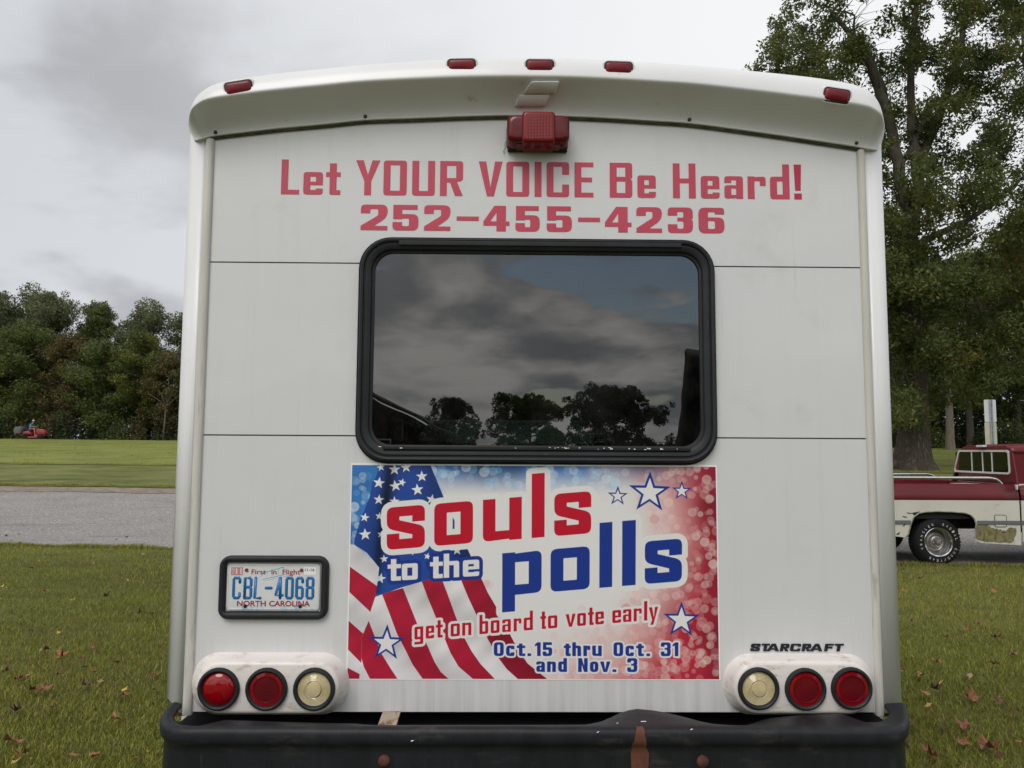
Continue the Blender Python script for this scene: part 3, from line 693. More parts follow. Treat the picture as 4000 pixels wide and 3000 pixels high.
# ---- window
def wring(t, Y, shape):
    a0 = rrect(wx0, wz0, wx1, wz1, .105, 9); a1 = rrect(ix0, iz0, ix1, iz1, .062, 9)
    return [(lerp(p[0], q[0], t), Y, lerp(p[1], q[1], t)) for p, q in zip(a0, a1)]
ix0, ix1 = (D(809, 620).x + D(805, 880).x) / 2, (D(1509, 620).x + D(1513, 880).x) / 2
iz1, iz0 = (D(900, 547).z + D(1400, 553).z) / 2, (D(900, 962).z + D(1400, 963).z) / 2
bm = bmesh.new(); loft(bm, [wring(t, Y, 0) for t, Y in ((-.03, -.001), (-.03, -.006), (.02, -.009), (.05, -.006), (.07, -.006), (.09, -.016), (.14, -.023), (.22, -.026), (.33, -.024), (.37, -.018), (.42, -.018), (.47, -.022), (.62, -.021), (.80, -.016), (.86, -.008), (1.0, -.006), (1.0, .012))])
wf = bmo('window_frame', bm, M_black, bus, smooth='all'); wf.modifiers.new('e', 'EDGE_SPLIT').split_angle = math.radians(40)
pane = plate_xz('pane', [rrect(ix0 - .004, iz0 - .004, ix1 + .004, iz1 + .004, .066, 9)], .0005, .0045, M_tint, wf)
bm = bmesh.new(); box(bm, ix0 + .08, -.0195, wz1 - .030, ix1 - .06, -.0265, wz1 - .014); bmo('drip_rail', bm, M_black, wf, bevel=.002)
bm = bmesh.new(); box(bm, ix0 + .04, -.012, iz0 - .016, ix1 - .04, -.026, iz0 - .002); bmo('lower_rail', bm, M_black, wf, bevel=.003)
bm = bmesh.new(); rk = random.Random(9)
for k in range(26):
    x = lerp(ix0 + .55, ix1 - .05, rk.random() ** .6) if k < 20 else rk.uniform(ix0, ix1); w = rk.uniform(.002, .010)
    z = iz0 - .010 + rk.uniform(-.002, .004); box(bm, x, -.0262, z, x + w, -.0266, z + rk.uniform(.0012, .003))
bmo('paint_speck', bm, M_paper, wf)['kind'] = 'stuff'
# ---- lettering (cut vinyl letters, each its own sheet)
def letters(spec, ybase, cap_px, st, tb, m_, name, xh=.64, R=.08, q=0.0, slant=0.0, Y=-.0004, proud=.0006, zb=None, ms=None):
    for k, (ch, a, b) in enumerate(spec):
        pa, pb = P(a, ybase(a), 0), P(b, ybase(b), 0)
        h = cap_px; w = (pb.x - pa.x)
        capm = P(a, ybase(a) - cap_px, 0).z - pa.z
        sp = (P(a + st, ybase(a)).x - pa.x) / capm
        g = glyph(ch, w / capm - slant, sp, tb / cap_px, xh, R, q)
        z0 = zb if zb is not None else pa.z
        if ch == 'g': pass
        plate_xz(name, [[(pa.x + (u + slant * v) * capm, z0 + v * capm) for u, v in c] for c in g], Y - proud, Y, (ms or {}).get(k, m_), bus)
l1 = [('L', 1097, 1168), ('e', 1184, 1260), ('t', 1272, 1329), ('Y', 1388, 1483), ('O', 1497, 1588), ('U', 1609, 1698), ('R', 1718, 1808), ('V', 1869, 1962), ('O', 1977, 2067), ('I', 2088, 2115), ('C', 2135, 2223), ('E', 2244, 2318),
      ('B', 2382, 2470), ('e', 2490, 2562), ('H', 2629, 2718), ('e', 2738, 2811), ('a', 2830, 2903), ('r', 2921, 2992), ('d', 3009, 3085), ('!', 3103, 3132)]
yb1 = lambda x: 760 + (x - 1130) * .0092
z1_ = sum(P(x, yb1(x)).z for x in (1130, 2100, 3085)) / 3
letters(l1, yb1, 136, 27, 18, M_vinyl, 'letter', .645, .09, 0, zb=z1_, ms={19: M_vinyl2})
l2 = [('2', 1408, 1513), ('5', 1533, 1634), ('2', 1656, 1759), ('-', 1783, 1870), ('4', 1888, 1990), ('5', 2013, 2108), ('5', 2135, 2234), ('-', 2258, 2344), ('4', 2363, 2467), ('2', 2486, 2586), ('3', 2609, 2707), ('6', 2729, 2830)]
yb2 = lambda x: 900 + (x - 1460) * .0083
z2_ = sum(P(x, yb2(x)).z for x in (1460, 2100, 2780)) / 3
letters(l2, yb2, 100, 37, 17, M_vinyl, 'digit', .64, .24, .06, zb=z2_)
l3 = [('S', 2929, 2967), ('T', 2970, 3003), ('A', 2992, 3043), ('R', 3045, 3080), ('C', 3084, 3125), ('R', 3130, 3165), ('A', 3161, 3212), ('F', 3218, 3252), ('T', 3255, 3291)]
l3 = [(c, a, b + 5) for c, a, b in l3]
letters(l3, lambda x: 2543, 29, 12, 6.2, M_badge, 'badge_letter', .64, .22, .05, slant=.22, proud=.003, zb=P(3100, 2543).z)
# ---- banner sheet
bm = bmesh.new()
cn = [(P(1374, 2651)), (P(2811, 2653)), (P(2793, 1823)), (P(1375, 1816))]
bx0 = (P(1358, 2651).x + P(1375, 1816).x) / 2; bx1 = (P(2811, 2653).x + P(2793, 1824).x) / 2
bz0 = (P(1358, 2651).z + P(2811, 2653).z) / 2; bz1 = (P(1375, 1816).z + P(2793, 1824).z) / 2
vs = [bm.verts.new(p) for p in ((bx0, -.0012, bz0), (bx1, -.0012, bz0), (bx1, -.0012, bz1), (bx0, -.0012, bz1))]
f = bm.faces.new(vs); uv = bm.loops.layers.uv.new('UVMap')
for lp, c in zip(f.loops, ((0, 0), (1, 0), (1, 1), (0, 1))): lp[uv].uv = c
me = bpy.data.meshes.new('banner'); bm.to_mesh(me); bm.free(); bn = link('banner', me, M_print, bus)
bn['label'] = 'printed vinyl banner with flag, stars and souls to the polls'
boxo('banner_border', (bx0 - .004, -.0010, bz0 - .003), (bx1 + .004, -.0002, bz1 + .006), M_paper, bn)
# ---- licence plate
pf = [P(866, 2168), P(1289, 2171), P(1281, 2420), P(852, 2417)]
fx0, fx1 = (pf[0].x + pf[3].x) / 2, (pf[1].x + pf[2].x) / 2; fz1, fz0 = (pf[0].z + pf[1].z) / 2, (pf[2].z + pf[3].z) / 2
ax0, ax1 = (P(893, 2200).x + P(885, 2381).x) / 2, (P(1253, 2203).x + P(1248, 2384).x) / 2
az1, az0 = (P(893, 2200).z + P(1253, 2203).z) / 2, (P(885, 2381).z + P(1248, 2384).z) / 2
def ring2(t, Y):
    a0 = rrect(fx0, fz0, fx1, fz1, .035, 8); a1 = rrect(ax0 - .004, az0 - .004, ax1 + .004, az1 + .004, .006, 8)
    return [(lerp(p[0], q[0], t), Y, lerp(p[1], q[1], t)) for p, q in zip(a0, a1)]
bm = bmesh.new(); loft(bm, [ring2(t, Y) for t, Y in ((0, 0), (0, -.008), (.10, -.015), (.3, -.018), (.75, -.017), (.93, -.013), (1, -.004), (1, 0))]); bmo('plate_surround', bm, M_black, bus, smooth='all')
M_plate = mat('licence_plate_white', (.62, .63, .64), .4, var=.05, vscale=30, dirt=[((.20, .42, .55), 30, .42, .62, (1, 1, 1), az0 + .006, az0 + .024)])
M_pblue = mat('plate_blue', (.008, .14, .38), .4); M_pred = mat('plate_red', (.30, .012, .05), .4); M_pale = mat('plate_pale_blue', (.16, .42, .55), .5); M_stick = mat('plate_pink_sticker', (.50, .20, .24), .5); M_ink = mat('black_ink', (.02, .02, .02), .5)
lp_ = plate_xz('licence_plate', [rrect(ax0, az0, ax1, az1, .012, 6)], -.006, -.0045, M_plate, bus)
pw, ph = ax1 - ax0, az1 - az0
def PL(u, v): return (ax0 + u * pw, az0 + v * ph)      # plate coordinates 0..1
def rim():
    bm = bmesh.new(); o_ = rrect(ax0 + .004, az0 + .004, ax1 - .004, az1 - .004, .010, 6)
    tube_bm(bm, [(x, -.006, z) for x, z in o_ + [o_[0]]], .0012, 6); return bmo('raised_rim', bm, M_plate, lp_, smooth='all')
rim()
def stroke(paths, name, m_, r=.0048):
    bm = bmesh.new()
    for pth in paths:
        pts = [(PL(u, v)[0], -.006, PL(u, v)[1]) for u, v in pth]; tube_bm(bm, pts, r, 8)
        for q in (pts[0], pts[-1]):
            mtx = Matrix.Translation(q); bmesh.ops.create_uvsphere(bm, u_segments=8, v_segments=5, radius=r, matrix=mtx)
    bmesh.ops.scale(bm, vec=(1, .45, 1), verts=bm.verts, space=Matrix.Translation((0, .006, 0)))
    return bmo(name, bm, m_, lp_, smooth='all')
zb_, zt_ = .265, .695
def cell(x0, x1, pts): return [(lerp(x0, x1, a), lerp(zb_, zt_, b)) for a, b in pts]
def arcs(*c): return c
Cc = [(1, .78), (1, .92), (.85, 1), (.15, 1), (0, .93), (0, .07), (.15, 0), (.85, 0), (1, .08), (1, .22)]
Oc = [(.15, 1), (.85, 1), (1, .93), (1, .07), (.85, 0), (.15, 0), (0, .07), (0, .93), (.15, 1)]
glyphs = [(.073, .138, [Cc]), (.193, .260, [[(0, 0), (0, 1), (.8, 1), (1, .92), (1, .62), (.8, .54), (0, .54)], [(.8, .54), (1, .46), (1, .08), (.8, 0), (0, 0)]]),
          (.303, .362, [[(.12, 1), (0, 0), (1, 0)]]), (.422, .478, [[(0, .50), (1, .50)]]), (.528, .600, [[(.62, 1), (0, .14), (1, .14)], [(.66, 1), (.66, 0)]]),
          (.642, .706, [Oc]), (.752, .815, [[(1, .80), (1, .92), (.85, 1), (.15, 1), (0, .93), (0, .07), (.15, 0), (.85, 0), (1, .08), (1, .46), (.85, .54), (0, .54)]]),
          (.864, .928, [[(.15, 1), (.85, 1), (1, .93), (1, .60), (.85, .53), (.15, .53), (0, .60), (0, .93), (.15, 1)], [(.85, .53), (1, .46), (1, .07), (.85, 0), (.15, 0), (0, .07), (0, .46), (.15, .53)]])]
for a, b, ps in glyphs: stroke([cell(a, b, p) for p in ps], 'plate_character', M_pblue)
def textmesh(s, x0, x1, z0, h, m_, parent, Y, bold=.0, name='plate_lettering', proud=.0004):
    cu = bpy.data.curves.new('t', 'FONT'); cu.body = s; cu.size = 1.0; cu.offset = bold; cu.fill_mode = 'FRONT'; cu.resolution_u = 4
    o = bpy.data.objects.new('t', cu); COL.objects.link(o); dg = bpy.context.evaluated_depsgraph_get()
    me = bpy.data.meshes.new_from_object(o.evaluated_get(dg)); bpy.data.objects.remove(o)
    co = np.zeros(len(me.vertices) * 3, np.float32); me.vertices.foreach_get('co', co); co = co.reshape(-1, 3)
    mn, mx = co.min(0), co.max(0)
    caph = 0.73 if any(c.islower() for c in s) else (mx[1] - mn[1])
    k = (x1 - x0) / (mx[0] - mn[0]); kz = h / caph; by = 0 if any(c in 'gpqyj' for c in s) or any(c.islower() for c in s) else mn[1]
    n = np.stack([x0 + (co[:, 0] - mn[0]) * k, np.full(len(co), Y - proud), z0 + (co[:, 1] - by) * kz], 1)
    me.vertices.foreach_set('co', n.astype(np.float32).ravel()); me.update(); me.materials.clear()
    return link(name, me, m_, parent)
def T_(s, u0, u1, v0, v1, m_, bold=.012, Y=-.0062): 
    a = PL(u0, v0); b = PL(u1, v1); return textmesh(s, a[0], b[0], a[1], b[1] - a[1], m_, lp_, Y, bold)
T_('First', .26, .415, .775, .885, M_pred); T_('in', .475, .53, .775, .885, M_pred); T_('Flight', .595, .785, .775, .885, M_pred)
T_('NORTH', .115, .425, .085, .205, M_pred, .022); T_('CAROLINA', .46, .90, .085, .205, M_pred, .022)
s_ = PL(.04, .755); e_ = PL(.165, .925); boxo('sticker', (s_[0], -.0066, s_[1]), (e_[0], -.0061, e_[1]), M_stick, lp_)
T_('11', .092, .155, .775, .905, M_plate, .03, -.0068); T_('N', .052, .076, .85, .91, M_plate, .01, -.0068); T_('C', .052, .076, .775, .835, M_plate, .01, -.0068)
s_ = PL(.825, .765); e_ = PL(.955, .93); boxo('sticker', (s_[0], -.0066, s_[1]), (e_[0], -.0061, e_[1]), M_paper, lp_)
T_('11-16', .838, .938, .845, .905, M_ink, .008, -.0068)
bm = bmesh.new()      # pale biplane drawing behind the words
for a, b, w in (((.37, .79), (.60, .93), .010), ((.60, .90), (.60, .93), .012), ((.36, .72), (.39, .80), .006), ((.38, .66), (.66, .79), .008), ((.40, .63), (.68, .76), .004), ((.42, .68), (.44, .84), .003), ((.48, .70), (.50, .88), .003), ((.54, .73), (.56, .90), .003)):
    a = Vector((*PL(*a), 0)); b = Vector((*PL(*b), 0)); d_ = (b - a).normalized(); n_ = Vector((-d_.y, d_.x, 0)) * w * .15
    v = [bm.verts.new((q.x, -.0061, q.y)) for q in (a - n_, b - n_, b + n_, a + n_)]; bm.faces.new(v)
bmo('aeroplane_print', bm, M_pale, lp_)
for u, v, m_ in ((.207, .865, M_rust), (.80, .865, M_rust), (.205, .09, M_grime), (.795, .09, M_grime)):
    q = PL(u, v); latheo('screw', [(.0055, -.006), (.0055, -.0085), (.003, -.0095)], (q[0], 0, q[1]), m_, lp_, seg=12)
# ---- tail light housings and lamps
def housing(base, face, depth):
    bx = [P(base[0], base[1]), P(base[2], base[3])]; fx = [P(face[0], face[1], -depth), P(face[2], face[3], -depth)]
    rg = []
    def rr_(x0, z0, x1, z1, r, Y): return [(x, Y, z) for x, z in rrect(x0, z0, x1, z1, r, 8)]
    b = (bx[0].x, bx[1].z, bx[1].x, bx[0].z); f = (fx[0].x, fx[1].z, fx[1].x, fx[0].z)
    def mixr(t, k, r, Y): 
        q = [lerp(b[i], f[i], t) for i in range(4)]; return rr_(q[0] + k, q[1] + k, q[2] - k, q[3] - k, r - k, Y)
    rg = [mixr(0, -.004, .085, -.0002), mixr(0, 0, .085, -.006), mixr(.9, 0, .078, -depth + .016), mixr(.97, .002, .078, -depth + .007), mixr(1, .006, .078, -depth + .002), mixr(1, .013, .078, -depth)]
    bm = bmesh.new(); loft(bm, rg, True, False, True); return bmo('tail_light_housing', bm, M_gel2, bus, smooth='all'), f
DP = .075
housing((757, 2552, 1357, 2786), (764, 2584, 1322, 2792), DP)
housing((2826, 2557, 3412, 2786), (2866, 2584, 3415, 2792), DP)
def lamp(px, py, style):
    c = P(px, py, -DP); c.y = -DP
    r = .064; rl = .0505
    body = latheo('tail_lamp', {'bright': [(rl, .002), (rl, -.002), (rl * .9, -.0075), (rl * .7, -.0125), (rl * .4, -.0165), (.002, -.018)],
                                'ring': [(rl, .002), (rl, -.004), (rl * .82, -.006), (rl * .80, -.009), (rl * .76, -.009), (rl * .74, -.007), (rl * .4, -.0085), (.002, -.009)],
                                'clear': [(rl, .002)] + [(rl * (1 - k * .035), -.003 - .00035 * k - (.0009 if k % 2 else 0)) for k in range(14)] + [(rl * .46, -.006), (rl * .42, -.0115), (rl * .2, -.013), (.002, -.0135)]}[style], c,
                  {'bright': M_red, 'ring': M_redd, 'clear': M_clear}[style], bus, seg=40)
    if style == 'ring':
        latheo('outer_ring', [(rl * 1.01, -.002), (rl * .99, -.0062), (rl * .80, -.0080), (rl * .79, -.0055)], c, M_red, body, seg=40, cap0=False, cap1=False)
    if style == 'clear':
        latheo('bulb_reflector', [(rl * .55, -.0062), (rl * .52, -.0074), (rl * .48, -.0074), (rl * .46, -.0062)], (c.x - .004, c.y, c.z - .003), M_steel, body, seg=32, cap0=False, cap1=False)
    latheo('rubber_ring', [(r, 0), (r, -.006), (r * .96, -.011), (r * .88, -.0125), (rl * 1.04, -.010), (rl * .985, -.003)], c, M_black, body, seg=40, cap0=False, cap1=False)
lamp(855, 2691, 'bright'); lamp(1042, 2691, 'ring'); lamp(1228, 2691, 'clear')
lamp(2962, 2689, 'clear'); lamp(3145, 2691, 'ring'); lamp(3325, 2688, 'ring')
# ---- high brake light
d_ = .085
f0, f1 = P(1981, 443, -d_), P(2226, 553, -d_)
bm = bmesh.new(); rg = []
for t, k, Y in ((0, -.002, -.0), (0, 0, -.006), (1, 0, -d_ + .014), (1, .003, -d_ + .006), (1, .009, -d_ + .001), (1, .016, -d_)):
    rg.append([(x, Y, z) for x, z in rrect(f0.x + k, f1.z + k, f1.x - k, f0.z - k, .022, 6)])
loft(bm, rg, True, False, True); bl = bmo('brake_light', bm, M_redd, bus, smooth='all')
c0_, c1_ = P(2040, 431, -d_ - .012), P(2169, 556, -d_ - .012)
bm = bmesh.new(); rg = []
for k, Y in ((0, -.01), (0, -d_ - .004), (.004, -d_ - .010), (.009, -d_ - .012)):
    rg.append([(x, Y, z) for x, z in rrect(c0_.x + k, c1_.z + k, c1_.x - k, c0_.z - k, .012, 5)])
loft(bm, rg, True, False, True); bmo('centre_lens', bm, mat('centre_red_lens', (.17, .004, .008), .3, coat=.25, spec=.25), bl, smooth='all')
bm = bmesh.new()
for i in range(9):
    for j in range(17):
        x = lerp(c0_.x + .010, c1_.x - .010, (i + .5) / 9); z = lerp(c1_.z + .012, c0_.z - .010, (j + .5) / 17)
        box(bm, x - .0035, -d_ - .0135, z - .0018, x + .0035, -d_ - .0118, z + .0018)
bmo('lens_ribs', bm, mat('lens_rib_red', (.24, .012, .016), .3, coat=.3), bl)
boxo('lower_lip', (f0.x + .03, -d_ + .02, f1.z - .004), (f1.x - .03, -.012, f1.z + .004), M_redd, bl)
bm = bmesh.new(); box(bm, f0.x + .002, -.014, f1.z - .006, f1.x - .002, -.001, f0.z); bmo('back_plate', bm, M_black, bl, bevel=.004)
q = [P(1978, 550, -.006), P(1972, 562, -.008), P(1974, 578, -.008), P(1967, 590, -.006), P(1970, 600, -.006)]
tubeo('loose_wire', q, .0011, M_ink, bl, seg=6)
# ---- clearance lights, emblem, screws on the fascia
for u, v, w, h, rot in ((516, 190.5, 60, 27, 9), (997, 142, 62, 26, .8), (1166, 143.5, 62, 26, -.5), (1336, 148, 62, 26, -2), (1807, 206.5, 58, 27, -9)):
    px, py = u * 1.8083, v * 1.8083; c = fas(px, py)
    u_ = (fas(px + 25, py - 25 * math.tan(math.radians(rot))) - fas(px - 25, py + 25 * math.tan(math.radians(rot)))).normalized()
    n_ = Vector((0, -1, -.12)).normalized(); w_ = n_.cross(u_).normalized() * -1
    if w_.z < 0: w_ = -w_
    W_, H_ = w * 1.8083 * 2.43 / 3000 * 1.04, h * 1.8083 * 2.43 / 3000 * 1.22
    def pill(name, ww, hh, r, prof, m_, parent):
        bm = bmesh.new(); rg = []
        for k, dd in prof: rg.append([tuple(c + u_ * x + w_ * z + n_ * dd) for x, z in rrect(-ww / 2 + k, -hh / 2 + k, ww / 2 - k, hh / 2 - k, r, 5)])
        loft(bm, rg, True, False, True); return bmo(name, bm, m_, parent, smooth='all')
    ml = pill('marker_light', W_ * .90, H_ * .80, .009, [(0, -.03), (0, .002), (.002, .006), (.006, .0085)], M_redm, bus)
    pill('gasket', W_, H_, .012, [(-.002, -.03), (-.001, -.006), (.001, .0025), (.0035, .0028)], M_black, ml)
    pill('bezel', W_ * 1.0, H_, .014, [(-.006, -.03), (-.0055, -.012), (-.003, .0008), (.000, .0006)], M_gel, ml)
for quad in (((2076, 318), (2187, 318), (2168, 366), (2043, 366)), ((2029, 371), (2150, 371), (2130, 416), (2009, 416))):
    p4 = rc([(a, b, 9) for a, b in quad], 3)
    bm = bmesh.new(); top = [fas(a, b, -.007) for a, b in p4]; cx = sum(a for a, b in p4) / len(p4); cy = sum(b for a, b in p4) / len(p4)
    top_in = [fas(cx + (a - cx) * .95, cy + (b - cy) * .88, -.009) for a, b in p4]; bot = [fas(cx + (a - cx) * 1.02, cy + (b - cy) * 1.06, .003) for a, b in p4]
    loft(bm, [bot, top, top_in], True, False, True); bmo('raised_emblem', bm, M_gel, bus, smooth='all')
for px, py in ((842, 517), (1427, 455), (2693, 467), (3345, 559)):
    c = fas(px, py); latheo('screw', [(.006, .004), (.006, -.003), (.003, -.005)], c, M_ink, bus, seg=14)
# ---- bumper
zl = P(2000, 2850, -.262).z
fe = [(600, 2757), (690, 2795), (784, 2812), (1106, 2823), (1396, 2831), (1468, 2841), (2100, 2840), (2276, 2838), (2358, 2820), (2439, 2781), (2493, 2772), (2575, 2781), (2676, 2804), (2778, 2833), (2832, 2843), (2900, 2842), (3002, 2809), (3117, 2798), (3400, 2786), (3483, 2783), (3600, 2745)]
fex = [P(a, b, -.10).x for a, b in fe]; fez = [P(a, b, -.10).z for a, b in fe]
BL, BR_ = P(630, 2900, -.08).x + .020, P(3530, 2900, -.08).x - .022
path = []
Rc, Ry = .12, .20
for x in np.linspace(0, 1, 7): path.append((BL, lerp(-.045, -.25 + Ry, x), -1, 0, (x - 1) * 1.0))
for a in np.linspace(0, math.pi / 2, 7)[1:]: path.append((BL + Rc - Rc * math.cos(a), -.25 + Ry - Ry * math.sin(a), -math.cos(a), -math.sin(a), 0))
for x in np.linspace(BL + Rc, BR_ - Rc, 74)[1:-1]: path.append((x, -.25, 0, -1, 0))
for a in np.linspace(math.pi / 2, 0, 7): path.append((BR_ - Rc + Rc * math.cos(a), -.25 + Ry - Ry * math.sin(a), math.cos(a), -math.sin(a), 0))
for x in np.linspace(1, 0, 7)[1:]: path.append((BR_, lerp(-.045, -.25 + Ry, x), 1, 0, 0))
rg = []
cxm = (BL + BR_) / 2
for x, y, nx_, ny_, _e in path:
    wob = .0016 * math.sin(x * 9) + .0010 * math.sin(x * 31 + 1)
    dep = np.interp(x, [BL, BL + .15, 1.0, BR_], [0, 0, 0, 0])
    prof = []
    endf = min(1, max(0, (y + .25) / .2))
    rise = .004 * endf ** 1.5
    flare = .040 * endf ** 2 if x > 0 else .0
    for o_, dz in ((-.03, -.44), (0, -.44), (.0, -.30), (.0, -.070), (.001, -.054), (.006, -.046), (.011, -.040), (.013, -.030), (.0125, -.014), (.010, -.005), (.004, .0), (-.006, .002)):
        prof.append((x + nx_ * (o_ + wob + (flare if dz > -.1 else 0)), y + ny_ * (o_ + wob), zl + dz + (rise if dz > -.1 else 0)))
    # shelf: towards the body
    zf = float(np.interp(x, fex, fez))
    wide = .150 if abs(x - cxm) < (BR_ - BL) / 2 - .15 else (.016 if x < 0 else lerp(.050, .008, min(1, endf * 1.15)))
    for k in (.25, .5, .75, 1.0):
        zz_ = lerp(zl + rise, zf if wide > .1 else zl + rise - .003, k ** (1.3))
        prof.append((x - nx_ * (.008 + wide * k), y - ny_ * (.008 + wide * k), zz_))
    prof.append((prof[-1][0], prof[-1][1], prof[-1][2] - .012))
    rg.append(prof)
bm = bmesh.new(); loft(bm, rg, False)
bp = bmo('bumper', bm, M_bump, bus, smooth='all'); sd_ = bp.modifiers.new('thick', 'SOLIDIFY'); sd_.thickness = .006; sd_.offset = -1
# rust streak down the bumper, bolts, bracket
def bump_pt(px, py): return P(px, py, -.2665)
bm = bmesh.new(); rj = random.Random(2); L_, R2 = [], []
xc_ = P(2497, 2900, -.25).x
for o_, dz, hw in ((.0012, -.30, .018), (.0012, -.22, .015), (.0012, -.17, .018), (.0012, -.13, .022), (.0012, -.10, .025), (.0012, -.070, .025), (.0025, -.054, .024), (.0075, -.046, .022), (.0125, -.040, .021), (.0145, -.030, .019), (.014, -.014, .015), (.0115, -.0035, .013), (.005, .0018, .010), (-.006, .0035, .008)):
    a_ = xc_ + rj.uniform(-.0025, .0025); L_.append((a_ - hw * rj.uniform(.85, 1.1), -.25 - o_ - .0012, zl + dz)); R2.append((a_ + hw * rj.uniform(.85, 1.1), -.25 - o_ - .0012, zl + dz))
loft(bm, [[a, b] for a, b in zip(L_, R2)], False); o = bmo('rust_streak', bm, M_rustp, bp, smooth='all')
for px, py in ((1500, 2972), (2745, 2975)):
    c = P(px, py, -.252); latheo('bolt', [(.017, .003), (.017, -.003), (.012, -.009), (.004, -.011)], c, M_rustb, bp, seg=18)
for px, py, w, h in ((2510, 2822, 30, 9), (2334, 2861, 6, 6), (2700, 2850, 4, 4), (1608, 2895, 4, 4), (2410, 2826, 3, 3)):
    Y_ = -.20 if py < 2840 else -.268
    a, b = P(px - w / 2, py + h / 2, Y_), P(px + w / 2, py - h / 2, Y_)
    bm = bmesh.new(); v = [bm.verts.new(q) for q in ((a.x, Y_, a.z), (b.x - .004, Y_, a.z + .002), (b.x, Y_ + .002, b.z), (a.x + .008, Y_ + .002, b.z))]; bm.faces.new(v); bmo('paint_chip', bm, M_paper, bp)
a, b = P(1478, 2840, -.05), P(1560, 2786, -.05)
bm = bmesh.new(); loft(bm, [[(a.x - .008, -.16, a.z - .03), (b.x - .014, -.16, a.z - .03), (b.x - .014, -.155, a.z - .02), (a.x - .008, -.155, a.z - .02)], [(a.x + .01, .03, b.z - .004), (b.x, .03, b.z - .004), (b.x, .04, b.z + .004), (a.x + .01, .04, b.z + .004)]], True, True, True)
bmo('bumper_bracket', bm, M_beige, bus)

# ================================================================ GROUND
TH = .13                                  # the road crosses the view at a slight angle
def hgt(X, d):
    """terrain height; X = across, d = distance from the camera plane"""
    s = d + TH * X
    z = np.interp(s, [-200, 8.6, 12.2, 12.45, 14.5, 20.0, 20.9, 32, 62, 65, 71, 90, 1200], [0, 0, -.06, -.10, -.12, .34, .42, .80, 2.02, 2.05, 1.72, 1.5, 1.5])
    return z - .0055 * np.clip(X, -60, 60) * np.clip((s - 21) / 41, 0, 1)
def WY(d): return d + CAM.y
def WX(X): return X + CAM.x
def ground_z(wx, wy): return float(hgt(wx - CAM.x, wy - CAM.y))
def sheet(name, s_list, X_list, m, dz=0.0, jag=None, **k):
    rj = random.Random(3)
    verts, faces = [], []
    for i, s in enumerate(s_list):
        for X in X_list:
            ss = s + (jag(X, i, len(s_list)) if jag else 0)
            d = ss - TH * X; verts.append((WX(X), WY(d), float(hgt(X, d)) + dz))
    n = len(X_list)
    for i in range(len(s_list) - 1):
        for j in range(n - 1): faces.append((i * n + j, i * n + j + 1, (i + 1) * n + j + 1, (i + 1) * n + j))
    me = npmesh(name, verts, faces); o = link(name, me, m, smooth=True); return tag(o, **k)
def grass_ground_mat(name, cols, sc=1.0, streak=None, bump=.5):
    m = bpy.data.materials.new(name); m.use_nodes = True; t = m.node_tree; b = t.nodes['Principled BSDF']
    g = t.nodes.new('ShaderNodeNewGeometry')
    def nz(scale, det, st=(1, 1, 1), r=.6):
        mp = t.nodes.new('ShaderNodeMapping'); mp.inputs['Scale'].default_value = st; t.links.new(g.outputs['Position'], mp.inputs[0])
        n = t.nodes.new('ShaderNodeTexNoise'); n.inputs['Scale'].default_value = scale; n.inputs['Detail'].default_value = det; n.inputs['Roughness'].default_value = r
        t.links.new(mp.outputs[0], n.inputs['Vector']); return n.outputs[0]
    a, b2, c = nz(.35 * sc, 5, (1, 1.8, 1)), nz(14 * sc, 8, (.5, 1.4, 1), .75), nz(2.2 * sc, 6, (.35, 1.6, 1))
    def ma(op, x, y):
        n = t.nodes.new('ShaderNodeMath'); n.operation = op
        for i, v in enumerate((x, y)):
            if isinstance(v, (int, float)): n.inputs[i].default_value = v
            else: t.links.new(v, n.inputs[i])
        return n.outputs[0]
    f = ma('ADD', ma('ADD', ma('MULTIPLY', a, .45), ma('MULTIPLY', b2, .35)), ma('MULTIPLY', c, .30))
    r = t.nodes.new('ShaderNodeValToRGB'); t.links.new(f, r.inputs[0]); e = r.color_ramp.elements
    while len(e) < len(cols): e.new(.5)
    for i, (p_, q_) in enumerate(cols): e[i].position = p_; e[i].color = (*q_, 1)
    t.links.new(r.outputs[0], b.inputs['Base Color']); b.inputs['Roughness'].default_value = .9; b.inputs['Specular IOR Level'].default_value = .15
    bp = t.nodes.new('ShaderNodeBump'); bp.inputs['Strength'].default_value = bump; bp.inputs['Distance'].default_value = .04
    t.links.new(b2, bp.inputs['Height']); t.links.new(bp.outputs[0], b.inputs['Normal']); return m
M_lawn = grass_ground_mat('lawn_soil_and_turf', [(.40, (.055, .040, .022)), (.50, (.075, .075, .022)), (.60, (.105, .120, .030)), (.72, (.16, .155, .05))])
M_field = grass_ground_mat('far_field_grass', [(.43, (.080, .100, .026)), (.50, (.130, .158, .036)), (.58, (.175, .195, .046)), (.68, (.24, .235, .08))], 1.0, bump=.3)
M_mown = grass_ground_mat('mown_verge_grass', [(.43, (.045, .048, .020)), (.49, (.088, .105, .030)), (.56, (.130, .145, .040)), (.66, (.22, .20, .09))], 1.3, bump=.5)
M_wood = grass_ground_mat('woodland_floor', [(.4, (.020, .022, .010)), (.55, (.035, .042, .014)), (.7, (.06, .06, .02))], 1.0)
XS = [-900, -400, -200, -120] + list(np.arange(-90, 91, 3.0)) + [120, 200, 400, 900]
ss_all = [-320, -150, -80, -50, -30, -15, -5, 0, 3, 6, 8.6, 10, 11, 12.2, 12.45, 14.5, 17, 20, 20.9, 24, 28, 32, 38, 45, 53, 62, 65, 68, 71, 80, 90, 140, 300, 800, 1200]
sheet('ground', ss_all, XS, M_lawn, -.012, kind='structure')
XN = list(np.arange(-60, 60.1, .5))
jr = np.random.RandomState(7); jn = jr.uniform(-1, 1, 400)
